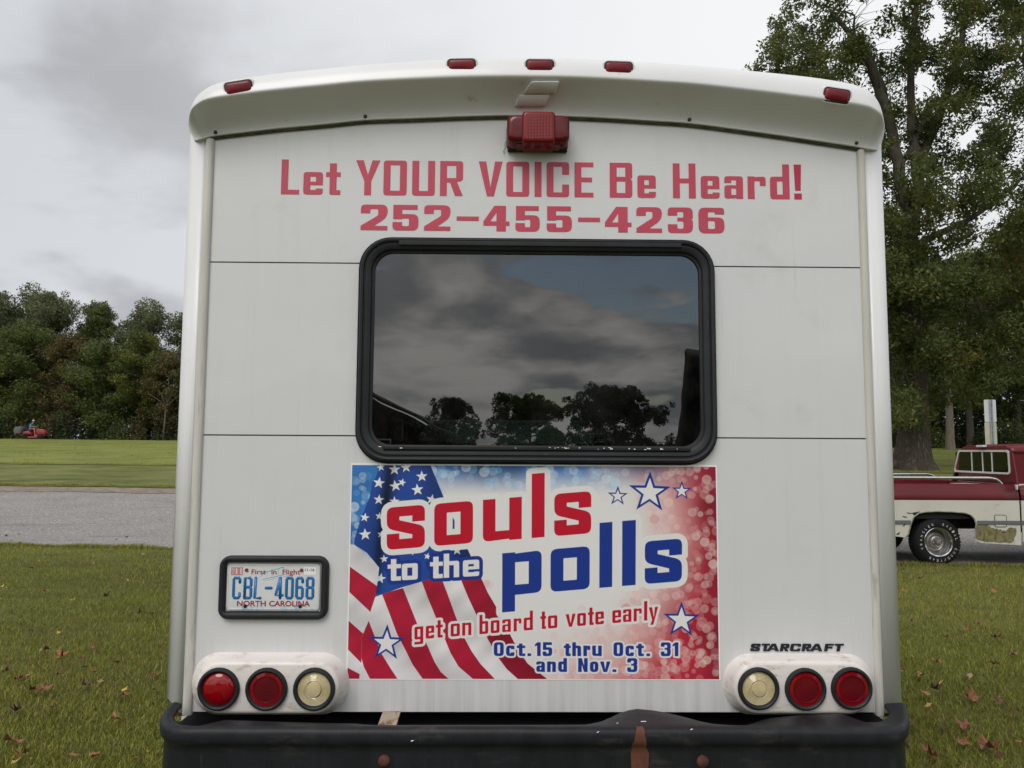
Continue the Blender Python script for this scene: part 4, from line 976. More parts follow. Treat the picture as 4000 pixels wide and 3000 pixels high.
def jfn(amp, only=None):
    def f(X, i, n):
        if only is not None and i not in only: return 0
        k = int((X + 60) * 2); return amp * (jn[k % 400] * .6 + jn[(k // 4) % 400] * .4)
    return f
M_road = mat('worn_asphalt', (.215, .205, .200), .9, var=.12, vscale=.9, bump=.8, bscale=26,
             dirt=[((.42, .40, .39), 24, .52, .62, (1, 1, 1)), ((.085, .08, .08), 19, .54, .66, (1, 1, 1)), ((.15, .145, .14), 1.0, .5, .75, (.4, 1.6, 1))])
sheet('road', [12.3, 12.45, 14.5, 17, 20.0, 20.55], XN, M_road, .002, jag=jfn(.05, (0, 5)), kind='structure')
M_soil = mat('bare_soil', (.20, .165, .125), .95, var=.3, vscale=4, bump=.5, bscale=30, dirt=[((.09, .07, .045), 6, .5, .7, (1, 1, 1)), ((.30, .27, .22), 3, .55, .75, (1, 1, 1))])
sheet('dirt_verge', [20.15, 20.5, 20.9, 21.35], XN, M_soil, .012, jag=jfn(.10), kind='structure')
sheet('mown_verge', [21.25, 24, 28, 31.8], XN, M_mown, .03, jag=jfn(.10), kind='structure')
sheet('grass_field', [31.6, 38, 45, 53, 62, 65, 68, 71, 80], list(np.arange(-150, 150, 3.0)), M_field, .05, kind='structure')
sheet('woodland_floor', [71, 74, 80, 90, 140, 250], list(np.arange(-240, 240, 6.0)), M_wood, .07, kind='structure')

# ---- grass blades near the camera, and coarser tufts farther out
M_blade = leaf_mat('grass_blades', [(0, (.100, .104, .020)), (.35, (.195, .225, .036)), (.65, (.34, .33, .070)), (.85, (.22, .20, .08)), (1, (.20, .13, .06))], .3, .6)
def blades(name, n, region, hmin, hmax, w, label=None, seed=1):
    r = np.random.RandomState(seed)
    X, d = region(r, n); n = len(X)
    z = hgt(X, d)
    patch = .5 + .5 * np.sin(X * 1.7 + 1.3 * np.sin(d * .9)) * np.sin(d * 1.3 + X * .6)
    patch = patch * (.5 + .5 * np.sin(X * 5.1 + 2 * np.sin(d * 3.3)) * np.sin(d * 4.3 - X)) + .25
    h = r.uniform(hmin, hmax, n) * (.45 + .9 * patch); a = r.uniform(0, 2 * np.pi, n); lean = r.uniform(.1, 1.1, n) * h
    la = r.uniform(0, 2 * np.pi, n)
    ww = w * r.uniform(.6, 1.3, n)
    bx, by = WX(X), WY(d)
    c = np.stack([bx, by, z - .012], 1); dx = np.stack([np.cos(a), np.sin(a), np.zeros(n)], 1) * ww[:, None] / 2
    mid = c + np.stack([np.cos(la) * lean * .35, np.sin(la) * lean * .35, h * .62], 1); tip = c + np.stack([np.cos(la) * lean, np.sin(la) * lean, h], 1)
    V = np.concatenate([c - dx, c + dx, mid + dx * .8, mid - dx * .8, tip], 0); i = np.arange(n)
    F = np.concatenate([np.stack([i, i + n, i + 2 * n], 1), np.stack([i, i + 2 * n, i + 3 * n], 1), np.stack([i + 3 * n, i + 2 * n, i + 4 * n], 1)], 0)
    base_t = np.clip(.18 + .45 * r.rand(n) + .20 * (patch - .5) + .10 * np.sin(d * .7 + X * .3), 0, .7); dry = r.rand(n) < .10 + .10 * (1 - patch) + .22 * np.clip(np.sin(X * .8 + 2.1 + np.sin(d * .7)) * np.sin(d * .9 + 1.0 + .5 * X), 0, 1); base_t = np.where(dry, r.uniform(.75, 1, n), base_t)
    me = npmesh(name, V, F, np.tile(base_t, 5)); o = link(name, me, M_blade); return tag(o, kind='stuff')
def reg(s0, s1, left=True, right=True, under=False):
    def f(r, n):
        X = r.uniform(-1, 1, n); out_X, out_d = [], []
        u = r.rand(n); d = s0 * (s1 / s0) ** u          # denser when near
        X = r.uniform(-.80, .80, n) * d
        keep = (np.abs(X - .05) > 1.05) | under
        keep &= (d + TH * X < 12.32 + .04 * np.sin(X * 9)) 
        return X[keep], d[keep]
    return f
blades('lawn_grass', 330000, reg(3.2, 14.5), .022, .055, .0055, seed=2)
def reg_under(r, n): return r.uniform(-1.4, 1.4, n), r.uniform(2.4, 8, n)
blades('grass_under_bus', 22000, reg_under, .03, .06, .006, seed=3)
def reg_edge(r, n):
    X = r.uniform(-14, 14, n); s = 12.28 + r.normal(0, .05, n); return X, s - TH * X
blades('road_edge_grass', 30000, reg_edge, .04, .10, .008, seed=4)
def reg_edge2(r, n):
    X = r.uniform(-22, 26, n); s = 21.35 + np.abs(r.normal(0, .25, n)); return X, s - TH * X
blades('verge_grass', 30000, reg_edge2, .05, .12, .014, seed=5)
def reg_edge3(r, n):
    X = r.uniform(-60, 60, n); s = 31.7 + np.abs(r.normal(0, .3, n)); return X, s - TH * X
blades('field_edge_grass', 26000, reg_edge3, .06, .14, .02, seed=6)
def reg_far(r, n):
    X = r.uniform(-70, 70, n); s = r.uniform(32, 64, n); return X, s - TH * X
blades('field_grass', 60000, reg_far, .06, .14, .022, seed=8)

# ---- fallen leaves
def maple(name, r, curl, m, seed):
    q = random.Random(seed); n = 15; bm = bmesh.new(); c = bm.verts.new((0, 0, .012)); rim = []
    for k in range(n):
        a = 2 * math.pi * (k + q.uniform(-.35, .35)) / n; rr_ = r * (1 if k % 3 == 0 else .64 if k % 3 == 1 else .76) * q.uniform(.6, 1.05)
        if k == 0: rr_ *= .35
        z = curl * r * (rr_ / r) ** 2 * q.uniform(-.3, 1.8) + .012
        rim.append(bm.verts.new((rr_ * math.sin(a), -rr_ * math.cos(a), z)))
    for k in range(n): bm.faces.new((c, rim[k], rim[(k + 1) % n]))
    me = bpy.data.meshes.new(name); bm.to_mesh(me); bm.free(); me.materials.append(m); return me
LM = [mat('dead_leaf_' + k, c, .75, var=.35, vscale=30, bump=.3, bscale=60) for k, c in
      (('rust', (.20, .080, .040)), ('brown', (.15, .080, .048)), ('tan', (.28, .18, .10)), ('yellow', (.48, .33, .07)), ('dark', (.070, .035, .027)), ('orange', (.30, .125, .05)))]
LMESH = [[maple('leaf_shape', .046, cu, m_, 11 * i + j) for j, cu in enumerate((.4, .7, .9, 1.1))] for i, m_ in enumerate(LM)]
LN = ['rust red', 'brown', 'pale tan', 'yellow', 'dark brown', 'orange']
rj = random.Random(21); OVER = {(3765, 2860): 'large rust red leaf right of the bus, highest of those near the bottom edge', (3870, 2955): 'largest rust red leaf at the bottom right corner of the lawn', (3755, 2925): 'rust red leaf just under another near the bottom right of the lawn', (3640, 2985): 'rust red leaf cut by the bottom edge, nearest the bumper end', (228, 2655): 'curled brown leaf left of the bus, nearest the middle of the lower lawn', (362, 2650): 'curled rust red leaf, lower middle of the left lawn', (226, 2485): 'small yellow leaf left of the bus, middle of the lawn'}
# large ones measured on the photograph: (px, py, kind, size)
big = [(283, 2360, 3, 1.0), (175, 2325, 5, .9), (226, 2485, 3, .6), (360, 2550, 0, 1.0), (240, 2583, 5, 1.4), (182, 2556, 1, .9), (452, 2607, 5, .9), (228, 2655, 1, .9), (600, 2655, 0, .8), (485, 2735, 0, .9), (170, 2722, 0, 1.5), (125, 2720, 1, 1.1),
       (452, 2840, 5, 1.3), (38, 2930, 0, 1.5), (92, 2975, 5, 1.2), (330, 2700, 1, .9), (200, 2790, 1, .8), (545, 2410, 1, .9), (590, 2415, 0, .8), (480, 2412, 2, .8), (10, 2305, 3, .8), (130, 2480, 1, .9), (362, 2650, 0, .8), (70, 2670, 0, .9), (370, 2985, 5, .8),
       (150, 2200, 3, .5), (408, 2346, 4, .9), (120, 2232, 4, .8), (20, 2640, 1, .8), (70, 2800, 4, .8),
       (3526, 2238, 1, .8), (3595, 2270, 1, 1.0), (3565, 2445, 1, 1.1), (3648, 2430, 2, 1.0), (3825, 2450, 0, 1.2), (3775, 2475, 5, 1.0), (3890, 2512, 0, 1.0), (3665, 2612, 5, 1.0), (3890, 2612, 2, 1.2), (3960, 2578, 2, .9), (3605, 2660, 2, .9), (3795, 2672, 2, .9), (3610, 2735, 5, 1.3),
       (3650, 2718, 4, 1.1), (3785, 2750, 0, 1.2), (3765, 2860, 0, 1.4), (3870, 2955, 0, 1.8), (3755, 2925, 0, 1.2), (3990, 2930, 5, 1.1), (3888, 2222, 0, .7), (3880, 2325, 5, 1.0), (3700, 2505, 1, .8), (3530, 2320, 5, .9), (3640, 2985, 0, 1.3), (3910, 2768, 1, .9)]
def leaf_at(X, d, kind, size, label=None):
    o = bpy.data.objects.new('fallen_leaf', LMESH[kind][rj.randrange(4)]); COL.objects.link(o)
    o.location = (WX(X), WY(d), float(hgt(X, d)) + .022 + .012 * rj.random())
    o.rotation_euler = (rj.uniform(-.45, .45) + .1, rj.uniform(-.4, .4), rj.uniform(0, 6.28)); o.scale = (size,) * 3; return o
def ray_ground(px, py):
    dr = CR @ Vector(((px - 2000.0) / FPX, -(py - 1500.0) / FPX, -1.0)); t = 3.0
    for _ in range(4000):
        p = CAM + dr * t
        if p.z <= ground_z(p.x, p.y): break
        t += .01
    return p.x - CAM.x, p.y - CAM.y
for i, (px, py, kd, sz) in enumerate(big):
    X, d = ray_ground(px, py); o = leaf_at(X, d, kd, sz * (.98 if sz < 1.1 else .88))
    size_w = 'large' if sz > 1.15 else 'small' if sz < .85 else 'curled'
    side = 'left' if px < 2000 else 'right'
    o['category'] = 'leaf'; o['group'] = '%s %s leaves on the lawn %s of the bus' % (size_w, LN[kd], side)
    rowp = 'below the road edge' if py < 2275 else 'upper lawn' if py < 2400 else 'upper middle lawn' if py < 2500 else 'middle of the lawn' if py < 2620 else 'lower middle lawn' if py < 2720 else 'lower lawn' if py < 2850 else 'bottom edge'
    xs = px if px < 2000 else px - 3450
    colp = 'at the side edge' if (px < 150 or px > 3880) else 'beside it' if (px > 430 and px < 2000) or 2000 < px < 3640 else 'farther out'
    lb = '%s %s leaf %s of the bus, %s, %s' % (size_w, LN[kd], side, colp, rowp)
    lb = OVER.get((px, py), lb.replace('at the side edge', 'side edge') if len(lb.split()) > 15 else lb)
    o['label'] = lb
V, F, tv = [], [], []
def leaf_scatter(name, n, reg_, seed, smin, smax):
    r = random.Random(seed); q = np.random.RandomState(seed); X, d = reg_(q, n); V, F, T_v = [], [], []
    for X_, d_ in zip(X, d):
        s = r.uniform(smin, smax); a = r.uniform(0, 6.28); z = float(hgt(X_, d_)) + .018 + .02 * r.random(); b0_ = len(V); k = 8; tt = r.random()
        tx, ty = r.uniform(-.5, .5), r.uniform(-.5, .5)
        for j in range(k):
            rr_ = s * (1 if j % 2 == 0 else .5) * r.uniform(.6, 1.1); aa = a + j * 2 * math.pi / k; x, y = rr_ * math.cos(aa), rr_ * math.sin(aa)
            V.append((WX(X_) + x, WY(d_) + y, z + x * tx + y * ty + rr_ * .25))
        V.append((WX(X_), WY(d_), z)); T_v += [tt] * (k + 1)
        for j in range(k): F.append((b0_ + j, b0_ + (j + 1) % k, b0_ + k))
    me = npmesh(name, V, F, T_v)
    return tag(link(name, me, M_leaves), kind='stuff')
M_leaves = leaf_mat('dead_leaf_litter', [(0, (.07, .035, .025)), (.35, (.16, .06, .03)), (.6, (.27, .10, .04)), (.85, (.34, .20, .09)), (1, (.5, .33, .06))], .1, .8)
leaf_scatter('fallen_leaves', 520, reg(3.2, 14.5), 31, .012, .040)
leaf_scatter('leaves_under_bus', 60, reg_under, 32, .02, .05)
def reg_rd(r, n):
    X = r.uniform(-14, 14, n); s = 12.5 + np.abs(r.normal(0, 1.4, n)); return X, s - TH * X
leaf_scatter('leaves_on_road', 60, reg_rd, 33, .02, .06)

# ================================================================ TREES
def bark(name, c0, c1):
    return mat(name, c0, .95, var=.45, vscale=7, stretch=(3, 3, .4), bump=1.0, bscale=9, dirt=[(c1, 5, .52, .68, (2, 2, .6)), ((.012, .010, .008), 9, .56, .68, (4, 4, .4))])
M_bark = bark('oak_bark', (.062, .048, .038), (.15, .145, .12)); M_bark2 = bark('grey_bark', (.085, .075, .062), (.14, .135, .11)); M_limb = mat('limb_bark', (.085, .075, .060), .9, var=.4, vscale=3)
F_oak = leaf_mat('oak_foliage', [(0, (.032, .050, .020)), (.4, (.072, .098, .032)), (.7, (.130, .155, .045)), (.93, (.20, .20, .055)), (1, (.20, .11, .035))], .50)
F_dark = leaf_mat('dark_foliage', [(0, (.016, .028, .013)), (.5, (.038, .056, .022)), (.85, (.070, .090, .032)), (1, (.09, .085, .03))], .32)
F_grey = leaf_mat('hazed_grey_green_foliage', [(0, (.060, .074, .044)), (.5, (.125, .148, .078)), (.85, (.20, .22, .11)), (1, (.15, .13, .05))], .38)  # leaf colour lifted to stand in for haze over the far trees
F_mid = leaf_mat('mid_green_foliage', [(0, (.040, .060, .020)), (.5, (.095, .128, .038)), (.85, (.16, .195, .055)), (1, (.12, .11, .035))], .38)
F_olive = leaf_mat('olive_brown_foliage', [(0, (.045, .046, .020)), (.5, (.100, .098, .036)), (.85, (.17, .135, .052)), (1, (.16, .085, .035))], .35)
F_yell = leaf_mat('yellow_green_foliage', [(0, (.045, .062, .018)), (.5, (.10, .128, .032)), (.85, (.18, .195, .045)), (1, (.22, .19, .05))], .45)
def foliage_np(centers, radii, per, size, rng, squash=.7, tint0=.5, tvar=.5, shell=.35):
    """leaf quads spread through clumps"""
    cs, ts = [], []
    for c, r in zip(centers, radii):
        n = max(4, int(per * (r ** 2)))
        v = rng.normal(size=(n, 3)); v /= np.linalg.norm(v, axis=1)[:, None] + 1e-6
        rad = r * (shell + (1 - shell) * rng.rand(n) ** .6); v = v * rad[:, None]; v[:, 2] *= squash
        cs.append(v + np.array(c)); ts.append(np.clip(tint0 + rng.normal(0, .10) + rng.normal(0, tvar * .35, n), 0, 1))
    c = np.concatenate(cs); t = np.concatenate(ts); n = len(c)
    a = rng.normal(size=(n, 3)); a /= np.linalg.norm(a, axis=1)[:, None]; b = rng.normal(size=(n, 3)); b -= a * (a * b).sum(1)[:, None]; b /= np.linalg.norm(b, axis=1)[:, None]
    s = size * rng.uniform(.6, 1.4, n)[:, None]
    V = np.concatenate([c - a * s, c + b * s * .42, c + a * s, c - b * s * .42], 0); i = np.arange(n)
    return V, np.stack([i, i + n, i + 2 * n, i + 3 * n], 1), np.tile(t, 4)
def tree(name, loc, H, trunk_r, crown, fm, bm_, size, label, group=None, cat='tree', seed=0, lean=(0, 0), flare=1.5, limbs=9, per=60, squash=.75, cl=1.0, tvar=.5, tint0=.5, trunk_seg=12, open_=0.0, side=None, branch_tips=True):
    """crown = (z0, z1, radius) relative to the base; limbs end in clumps"""
    r = np.random.RandomState(seed); q = random.Random(seed)
    root = empty(name, loc, label=label, cat=cat, group=group)
    z0, z1, R_ = crown
    # trunk
    bm = bmesh.new(); rings = []; ph = [q.uniform(0, 6.28) for _ in range(4)]
    hs = [0, .015, .04, .08, .14, .22, .34, .5, .66, .82, .94]
    def tp(f): return Vector((lean[0] * f + .04 * R_ * math.sin(3 * f + ph[0]), lean[1] * f + .04 * R_ * math.sin(2.3 * f + ph[1]), f * H))
    def tr(f): return trunk_r * (1 + (flare - 1) * math.exp(-f * H / (trunk_r * 1.6))) * max(.10, (1 - f * .92))
    for f in hs:
        p = tp(f); rr_ = tr(f); ring = []
        for k in range(trunk_seg):
            a = 2 * math.pi * k / trunk_seg; m_ = 1 + (.16 * math.sin(5 * a + ph[2]) * math.exp(-f * 12) + .05 * math.sin(7 * a + ph[3] + f * 9))
            ring.append(p + Vector((math.cos(a), math.sin(a), 0)) * rr_ * m_)
        rings.append(ring)
    loft(bm, rings, True, False, True)
    bmo('trunk', bm, bm_, root, smooth='all')
    centers, radii = [], []; bmL = bmesh.new()
    for k in range(limbs):
        f = lerp(max(.12, z0 / H * .8), .92, (k + .5) / limbs); a = k * 2.4 + q.uniform(-.5, .5)
        if side is not None and q.random() < .45: a = side + q.uniform(-.9, .9)
        b = tp(f); prof = math.sin(math.pi * min(1, max(.1, (f * H - z0 * .6) / (z1 - z0 * .6)))) ** .5
        L_ = R_ * prof * q.uniform(.75, 1.1); up = q.uniform(.15, .7) * (1 - .3 * f)
        pts = [b]; dirv = Vector((math.cos(a), math.sin(a), up)); nseg = 6
        for j in range(1, nseg + 1):
            dirv = (dirv + Vector((q.uniform(-.3, .3), q.uniform(-.3, .3), q.uniform(-.22, .16)))).normalized(); pts.append(pts[-1] + dirv * L_ / nseg)
        r0 = tr(f) * .50
        tube_bm(bmL, pts, [max(.012, r0 * (1 - .85 * j / nseg)) for j in range(nseg + 1)], 6)
        for j in range(2, nseg + 1):
            for e_ in range(2 if branch_tips else 1):
                off = Vector((q.uniform(-1, 1), q.uniform(-1, 1), q.uniform(-.7, .8))); off = off.normalized() * q.uniform(.08, .26) * R_
                tip = pts[j] + off
                tube_bm(bmL, [pts[j], pts[j] + off * .55 + Vector((0, 0, .03 * R_)), tip], [max(.01, r0 * .28), max(.008, r0 * .18), .006], 4, False)
                if q.random() > open_: centers.append(tuple(tip)); radii.append(q.uniform(.10, .24) * R_ * cl)
    top = tp(.97)
    for k in range(int(limbs * .8)):
        centers.append((top.x + q.uniform(-.3, .3) * R_, top.y + q.uniform(-.3, .3) * R_, min(z1, H) - q.uniform(0, .25) * (z1 - z0))); radii.append(q.uniform(.10, .2) * R_ * cl)
    centers = [(x, y, min(max(z, z0), z1)) for x, y, z in centers]
    bmo('limbs', bmL, M_limb, root, smooth='all')
    V, F, T__ = foliage_np(centers, radii, per, size, r, squash, tint0, tvar)
    o = link('crown', npmesh('crown', V, F, T__), fm, root)
    return root, centers
def at(X, d, dz=0.0): return (WX(X), WY(d), float(hgt(X, d)) - .05 + dz)

# ---- the big oak beside the road, right of the bus
def oak():
    Xo, do = 16.95, 31.5; q = random.Random(77); r = np.random.RandomState(77)
    root = empty('oak_tree', at(Xo, do), label='huge old oak with thick flared ridged trunk behind the bed of the red pickup', cat='tree')
    bm = bmesh.new(); rings = []; seg = 120
    def tpo(z): return Vector((.02 * z + .10 * math.sin(z * .35), 0, z))
    def tro(z): return np.interp(z, [0, .15, .5, 1.0, 1.8, 3, 5, 8, 10.5], [.98, .90, .76, .66, .57, .52, .46, .40, .34])
    for z in list(np.linspace(-.1, 3, 60)) + list(np.linspace(3.1, 10.5, 70)):
        p = tpo(z); rr_ = float(tro(max(z, 0))); ring = []
        for k in range(seg):
            a = 2 * math.pi * k / seg; root_l = 1 + .20 * math.sin(5 * a + .6) * math.exp(-max(z, 0) / .55) + .06 * math.sin(3 * a + z * .5)
            rid = .030 * abs(math.sin(a * 17 + 1.4 * math.sin(z * 1.6 + a * 2) + .5 * math.sin(z * 5 + a * 9))) ** .6 + .016 * math.sin(a * 31 + z * 6) * math.sin(z * 8 + 3 * a)
            ring.append(p + Vector((math.cos(a), math.sin(a), 0)) * (rr_ * root_l + rid - .03))
        rings.append(ring)
    loft(bm, rings, True, False, True); bmo('trunk', bm, M_bark, root, smooth='all')
    centers, radii = [], []; bml = bmesh.new()
    # main limbs: points (dx, dz, dy) measured from the picture at the tree's distance
    def W(px, py, dy=0.0):
        p = P(px, py, WY(do) + dy); return Vector((p.x, p.y, p.z)) - Vector(at(Xo, do))
    limbs = [([(3560, 900), (3520, 700), (3470, 450), (3420, 280), (3330, 150), (3250, 40)], .30, (0, -1.2)), ([(3565, 900), (3600, 620), (3690, 400), (3740, 220), (3790, 0), (3830, -200)], .26, (0, 1.0)),
             ([(3540, 620), (3640, 400), (3760, 370), (3850, 360), (3960, 270), (4080, 200)], .14, (0, -.8)), ([(3460, 380), (3400, 210), (3330, 150), (3340, 60), (3200, 20)], .10, (0, .6)),
             ([(3430, 400), (3380, 210), (3280, 230), (3180, 225), (3100, 215)], .08, (0, -1.0)), ([(3560, 960), (3700, 900), (3850, 820), (3990, 700), (4150, 600)], .16, (0, 1.6)),
             ([(3575, 1200), (3620, 1165), (3680, 1120), (3740, 1110), (3800, 1160), (3830, 1220)], .16, (0, -1.5)), ([(3580, 1375), (3640, 1370), (3740, 1360), (3880, 1390)], .10, (0, -.5)),
             ([(3560, 1150), (3400, 1050), (3300, 1000), (3150, 1000)], .14, (0, -1)), ([(3555, 950), (3450, 850), (3340, 800), (3200, 720)], .14, (0, 1)), ([(3600, 800), (3560, 500), (3560, 200), (3600, -100), (3620, -350)], .22, (0, 0)),
             ([(3740, 1110), (3790, 1130), (3820, 1180)], .07, (-1.5, -2.0)), ([(3850, 1120), (3950, 1050), (4020, 960)], .05, (-2.0, -2.6)), ([(3560, 1300), (3500, 1380), (3440, 1420), (3380, 1480)], .08, (0, -2))]
    for pts, r0, (ya, yb) in limbs:
        n = len(pts); P3 = [W(px, py, lerp(ya, yb, i / (n - 1))) for i, (px, py) in enumerate(pts)]
        # refine
        fine = []
        for a, b in zip(P3, P3[1:]):
            for k in range(4): fine.append(a.lerp(b, k / 4) + Vector((q.uniform(-.06, .06), q.uniform(-.06, .06), q.uniform(-.06, .06))))
        fine.append(P3[-1]); m_ = len(fine)
        tube_bm(bml, fine, [max(.02, r0 * (1 - .8 * i / m_)) for i in range(m_)], 8)
        for i in range(3, m_, 1):
            for _ in range(2):
                off = Vector((q.uniform(-1, 1), q.uniform(-1.4, 1.4), q.uniform(-.9, .8))) * q.uniform(.5, 1.6)
                tube_bm(bml, [fine[i], fine[i] + off * .5 + Vector((0, 0, .12)), fine[i] + off], [max(.012, r0 * .16), .012, .006], 4, False)
    bmo('limbs', bml, M_limb, root, smooth='all')
    # foliage clumps through the crown volume: outline from the photograph, real depth
    outline = [(2950, 270), (3010, 180), (3000, 60), (3100, -60), (3160, -500), (3500, -900), (4400, -900), (4500, 1500), (4000, 1480), (3850, 1620), (3700, 1560), (3600, 1700), (3440, 1650), (3300, 1500), (3100, 1200), (2900, 700), (2940, 400)]
    def inside(x, y):
        ins = False
        for (ax, ay), (bx, by) in zip(outline, outline[1:] + outline[:1]):
            if (ay > y) != (by > y) and x < (bx - ax) * (y - ay) / (by - ay) + ax: ins = not ins
        return ins
    tries = 0; gaps = [(3150 + 0, 420, 75), (3380, 330, 45), (3330, 60, 50), (3450, 180, 55), (3690, 110, 55), (3600, 300, 45), (3880, 420, 50), (3980, 500, 60), (3840, 130, 50), (3700, 880, 45), (3900, 860, 55), (3960, 620, 40), (3600, 1280, 45), (3720, 1250, 35), (3610, 1480, 50), (3950, 1440, 50), (3900, 1010, 35), (3760, 560, 40), (3520, 500, 35), (3300, 480, 40)]
    while len(centers) < 1500 and tries < 9000:
        tries += 1; px = q.uniform(2880, 4500); py = q.uniform(-900, 1720)
        if not inside(px, py): continue
        if any((px - gx) ** 2 + (py - gy) ** 2 < (gr * q.uniform(.9, 1.5)) ** 2 for gx, gy, gr in gaps): continue
        if py > 1450 and q.random() < .2: continue
        dyy = q.gauss(0, 2.3); 
        if py < 500 and q.random() < .12: continue
        c = W(px, py, max(-5, min(5, dyy))); centers.append(tuple(c)); radii.append(q.uniform(.35, .95) * (1.05 if py > 700 else .9))
    for px, py in ((2950, 280), (2975, 262), (3010, 300), (3040, 285), (3075, 320), (3110, 300), (3020, 85), (3050, 150), (3005, 190), (3090, 60), (3060, 230), (3150, 200), (3170, 120), (3120, 20), (3230, 90), (3180, 280), (3220, 330), (3000, 330), (3090, 345)):
        centers.append(tuple(W(px, py, q.uniform(-1, 1)))); radii.append(q.uniform(.35, .6))
    V, F, T__ = foliage_np(centers, radii, 560, .085, r, .8, .60, .42, .05)
    link('crown', npmesh('crown', V, F, T__), F_oak, root)
oak()
# ---- trees beyond the field on the left, each with its own height (tops measured)
back = [(-66, 84, 16.0, 5.0), (-60, 80, 16.3, 4.5), (-55.5, 83, 16.2, 4.2), (-52.5, 79, 15.6, 3.6), (-49.5, 82, 16.8, 3.8), (-46.5, 79, 15.7, 3.5), (-44.0, 83, 15.6, 2.3), (-41.8, 80, 14.9, 2.4), (-39.3, 83, 14.2, 2.4), (-36.2, 79, 14.6, 3.0), (-33.6, 82, 14.0, 3.1), (-30.6, 80, 13.0, 3.2), (-26.5, 83, 13.5, 3.6), (-21, 81, 14, 4), (-15, 84, 14, 4)]
names_b = ['tall dark broadleaf tree', 'tall grey green tree', 'tall dense dark tree']
whereb = ['far outside the left end of the tree line', 'at the left end of the tree line', 'highest at the left edge of the photo', 'just right of the leftmost tall crown', 'with the second highest crown above the mower rider', 'right of the mower rider in the tall row', 'thin and narrow, first in the gap of sky', 'thin and narrow, between two slivers of sky', 'slender with sky showing through its crown', 'with rounded crown nearest the bright cloud', 'beside the round crowned tree towards the bus', 'last one before the bus corner post', 'hidden behind the bus rear corner', 'behind the middle of the bus', 'beyond the bus, farthest along the row']
for i, (X, d, H, R_) in enumerate(back):
    thin = R_ < 2.6
    tree('tall_tree', at(X, d), H * 1.0, .22, (3.2 if not thin else 5, H, R_), [F_grey, F_mid, F_grey][i % 3], M_bark2, .125, names_b[i % 3] + ' ' + whereb[i], 'tall trees along the back of the field', seed=100 + i, limbs=26, per=190 if not thin else 260, squash=.9, cl=1.28, tint0=.58, trunk_seg=8, open_=.15)
front = [(-53, 74.5, 9.0, 4.2, F_olive, 'olive brown bushy tree at the left edge, over the mower'), (-47.3, 76, 11.6, 4.0, F_mid, 'round topped green tree in front of the tall row above the rider'), (-42.6, 75, 10.8, 2.8, F_olive, 'narrow olive tree with fading leaves in the middle of the left woods'),
         (-38.3, 74, 9.8, 3.2, F_mid, 'bright spreading maple like tree in the middle of the left woods'), (-34.8, 75, 10.8, 3.4, F_yell, 'yellow green tree with feathery top left of the bus'), (-31.6, 74, 8.6, 2.8, F_olive, 'browning slender tree with bare lower stems next to the bus post'),
         (-58, 75, 10, 4, F_mid, 'green bushy tree outside the left end of the woods'), (-28, 75, 9, 3.4, F_dark, 'dark bushy tree behind the bus rear corner'), (-64, 76, 9, 4, F_dark, 'dark bushy tree far outside the left end'), (-23, 75, 8.5, 3.4, F_mid, 'green bushy tree behind the bus body')]
for i, (X, d, H, R_, fm, lb) in enumerate(front):
    tree('bushy_tree', at(X, d), H, .13, (.8, H, R_), fm, M_bark2, .115, lb, 'bushy trees at the front of the left woods', seed=200 + i, limbs=24, per=190, squash=.8, cl=1.25, tint0=.6, tvar=.6, trunk_seg=8)
def shrub(name, X, d, h, w, fm, label, group, seed, size=.11, per=160):
    q = random.Random(seed); r = np.random.RandomState(seed); root = empty(name, at(X, d), label=label, cat='shrub', group=group)
    bm = bmesh.new(); cs, rs_ = [], []
    for k in range(9):
        a = q.uniform(0, 6.28); L_ = q.uniform(.3, 1) * w * .5; tip = Vector((math.cos(a) * L_, math.sin(a) * L_, q.uniform(.45, .95) * h))
        tube_bm(bm, [(0, 0, 0), (tip.x * .4, tip.y * .4, tip.z * .5), tip], [.04, .025, .01], 5); cs.append(tuple(tip)); rs_.append(q.uniform(.25, .45) * w * .5)
        cs.append((tip.x * .8, tip.y * .8, tip.z * .45)); rs_.append(q.uniform(.3, .5) * w * .5); cs.append((tip.x * 1.1, tip.y * 1.1, tip.z * .2)); rs_.append(q.uniform(.2, .4) * w * .5)
    bmo('stems', bm, M_limb, root, smooth='all'); V, F, T__ = foliage_np(cs, rs_, per, size, r, .8, .45, .6); link('foliage', npmesh('foliage', V, F, T__), fm, root); return root
sl = ['dark undergrowth bush', 'low green bush', 'brownish thicket bush', 'leafy green thicket']
sw = ['at the far left of the wood edge', 'left of the mower', 'directly behind the mower', 'in front of the mower nose', 'below the narrow olive tree', 'low beneath the maple like tree', 'right of the bright bush', 'beneath the yellow green tree', 'beside the bare stems by the bus', 'at the bus corner post', 'hidden behind the bus corner', 'behind the bus body', 'behind the bus middle', 'outside the left end']
for i in range(14):
    X = -58 + i * 2.45
    shrub('undergrowth_bush', X if i < 13 else -61, 73.2 + (i % 3) * .5, [2.6, 3.2, 2.2, 2.9][i % 4], 4.2, [F_dark, F_mid, F_olive, F_dark][i % 4], sl[i % 4] + ' ' + sw[i], 'bushes along the edge of the left woods', 300 + i)
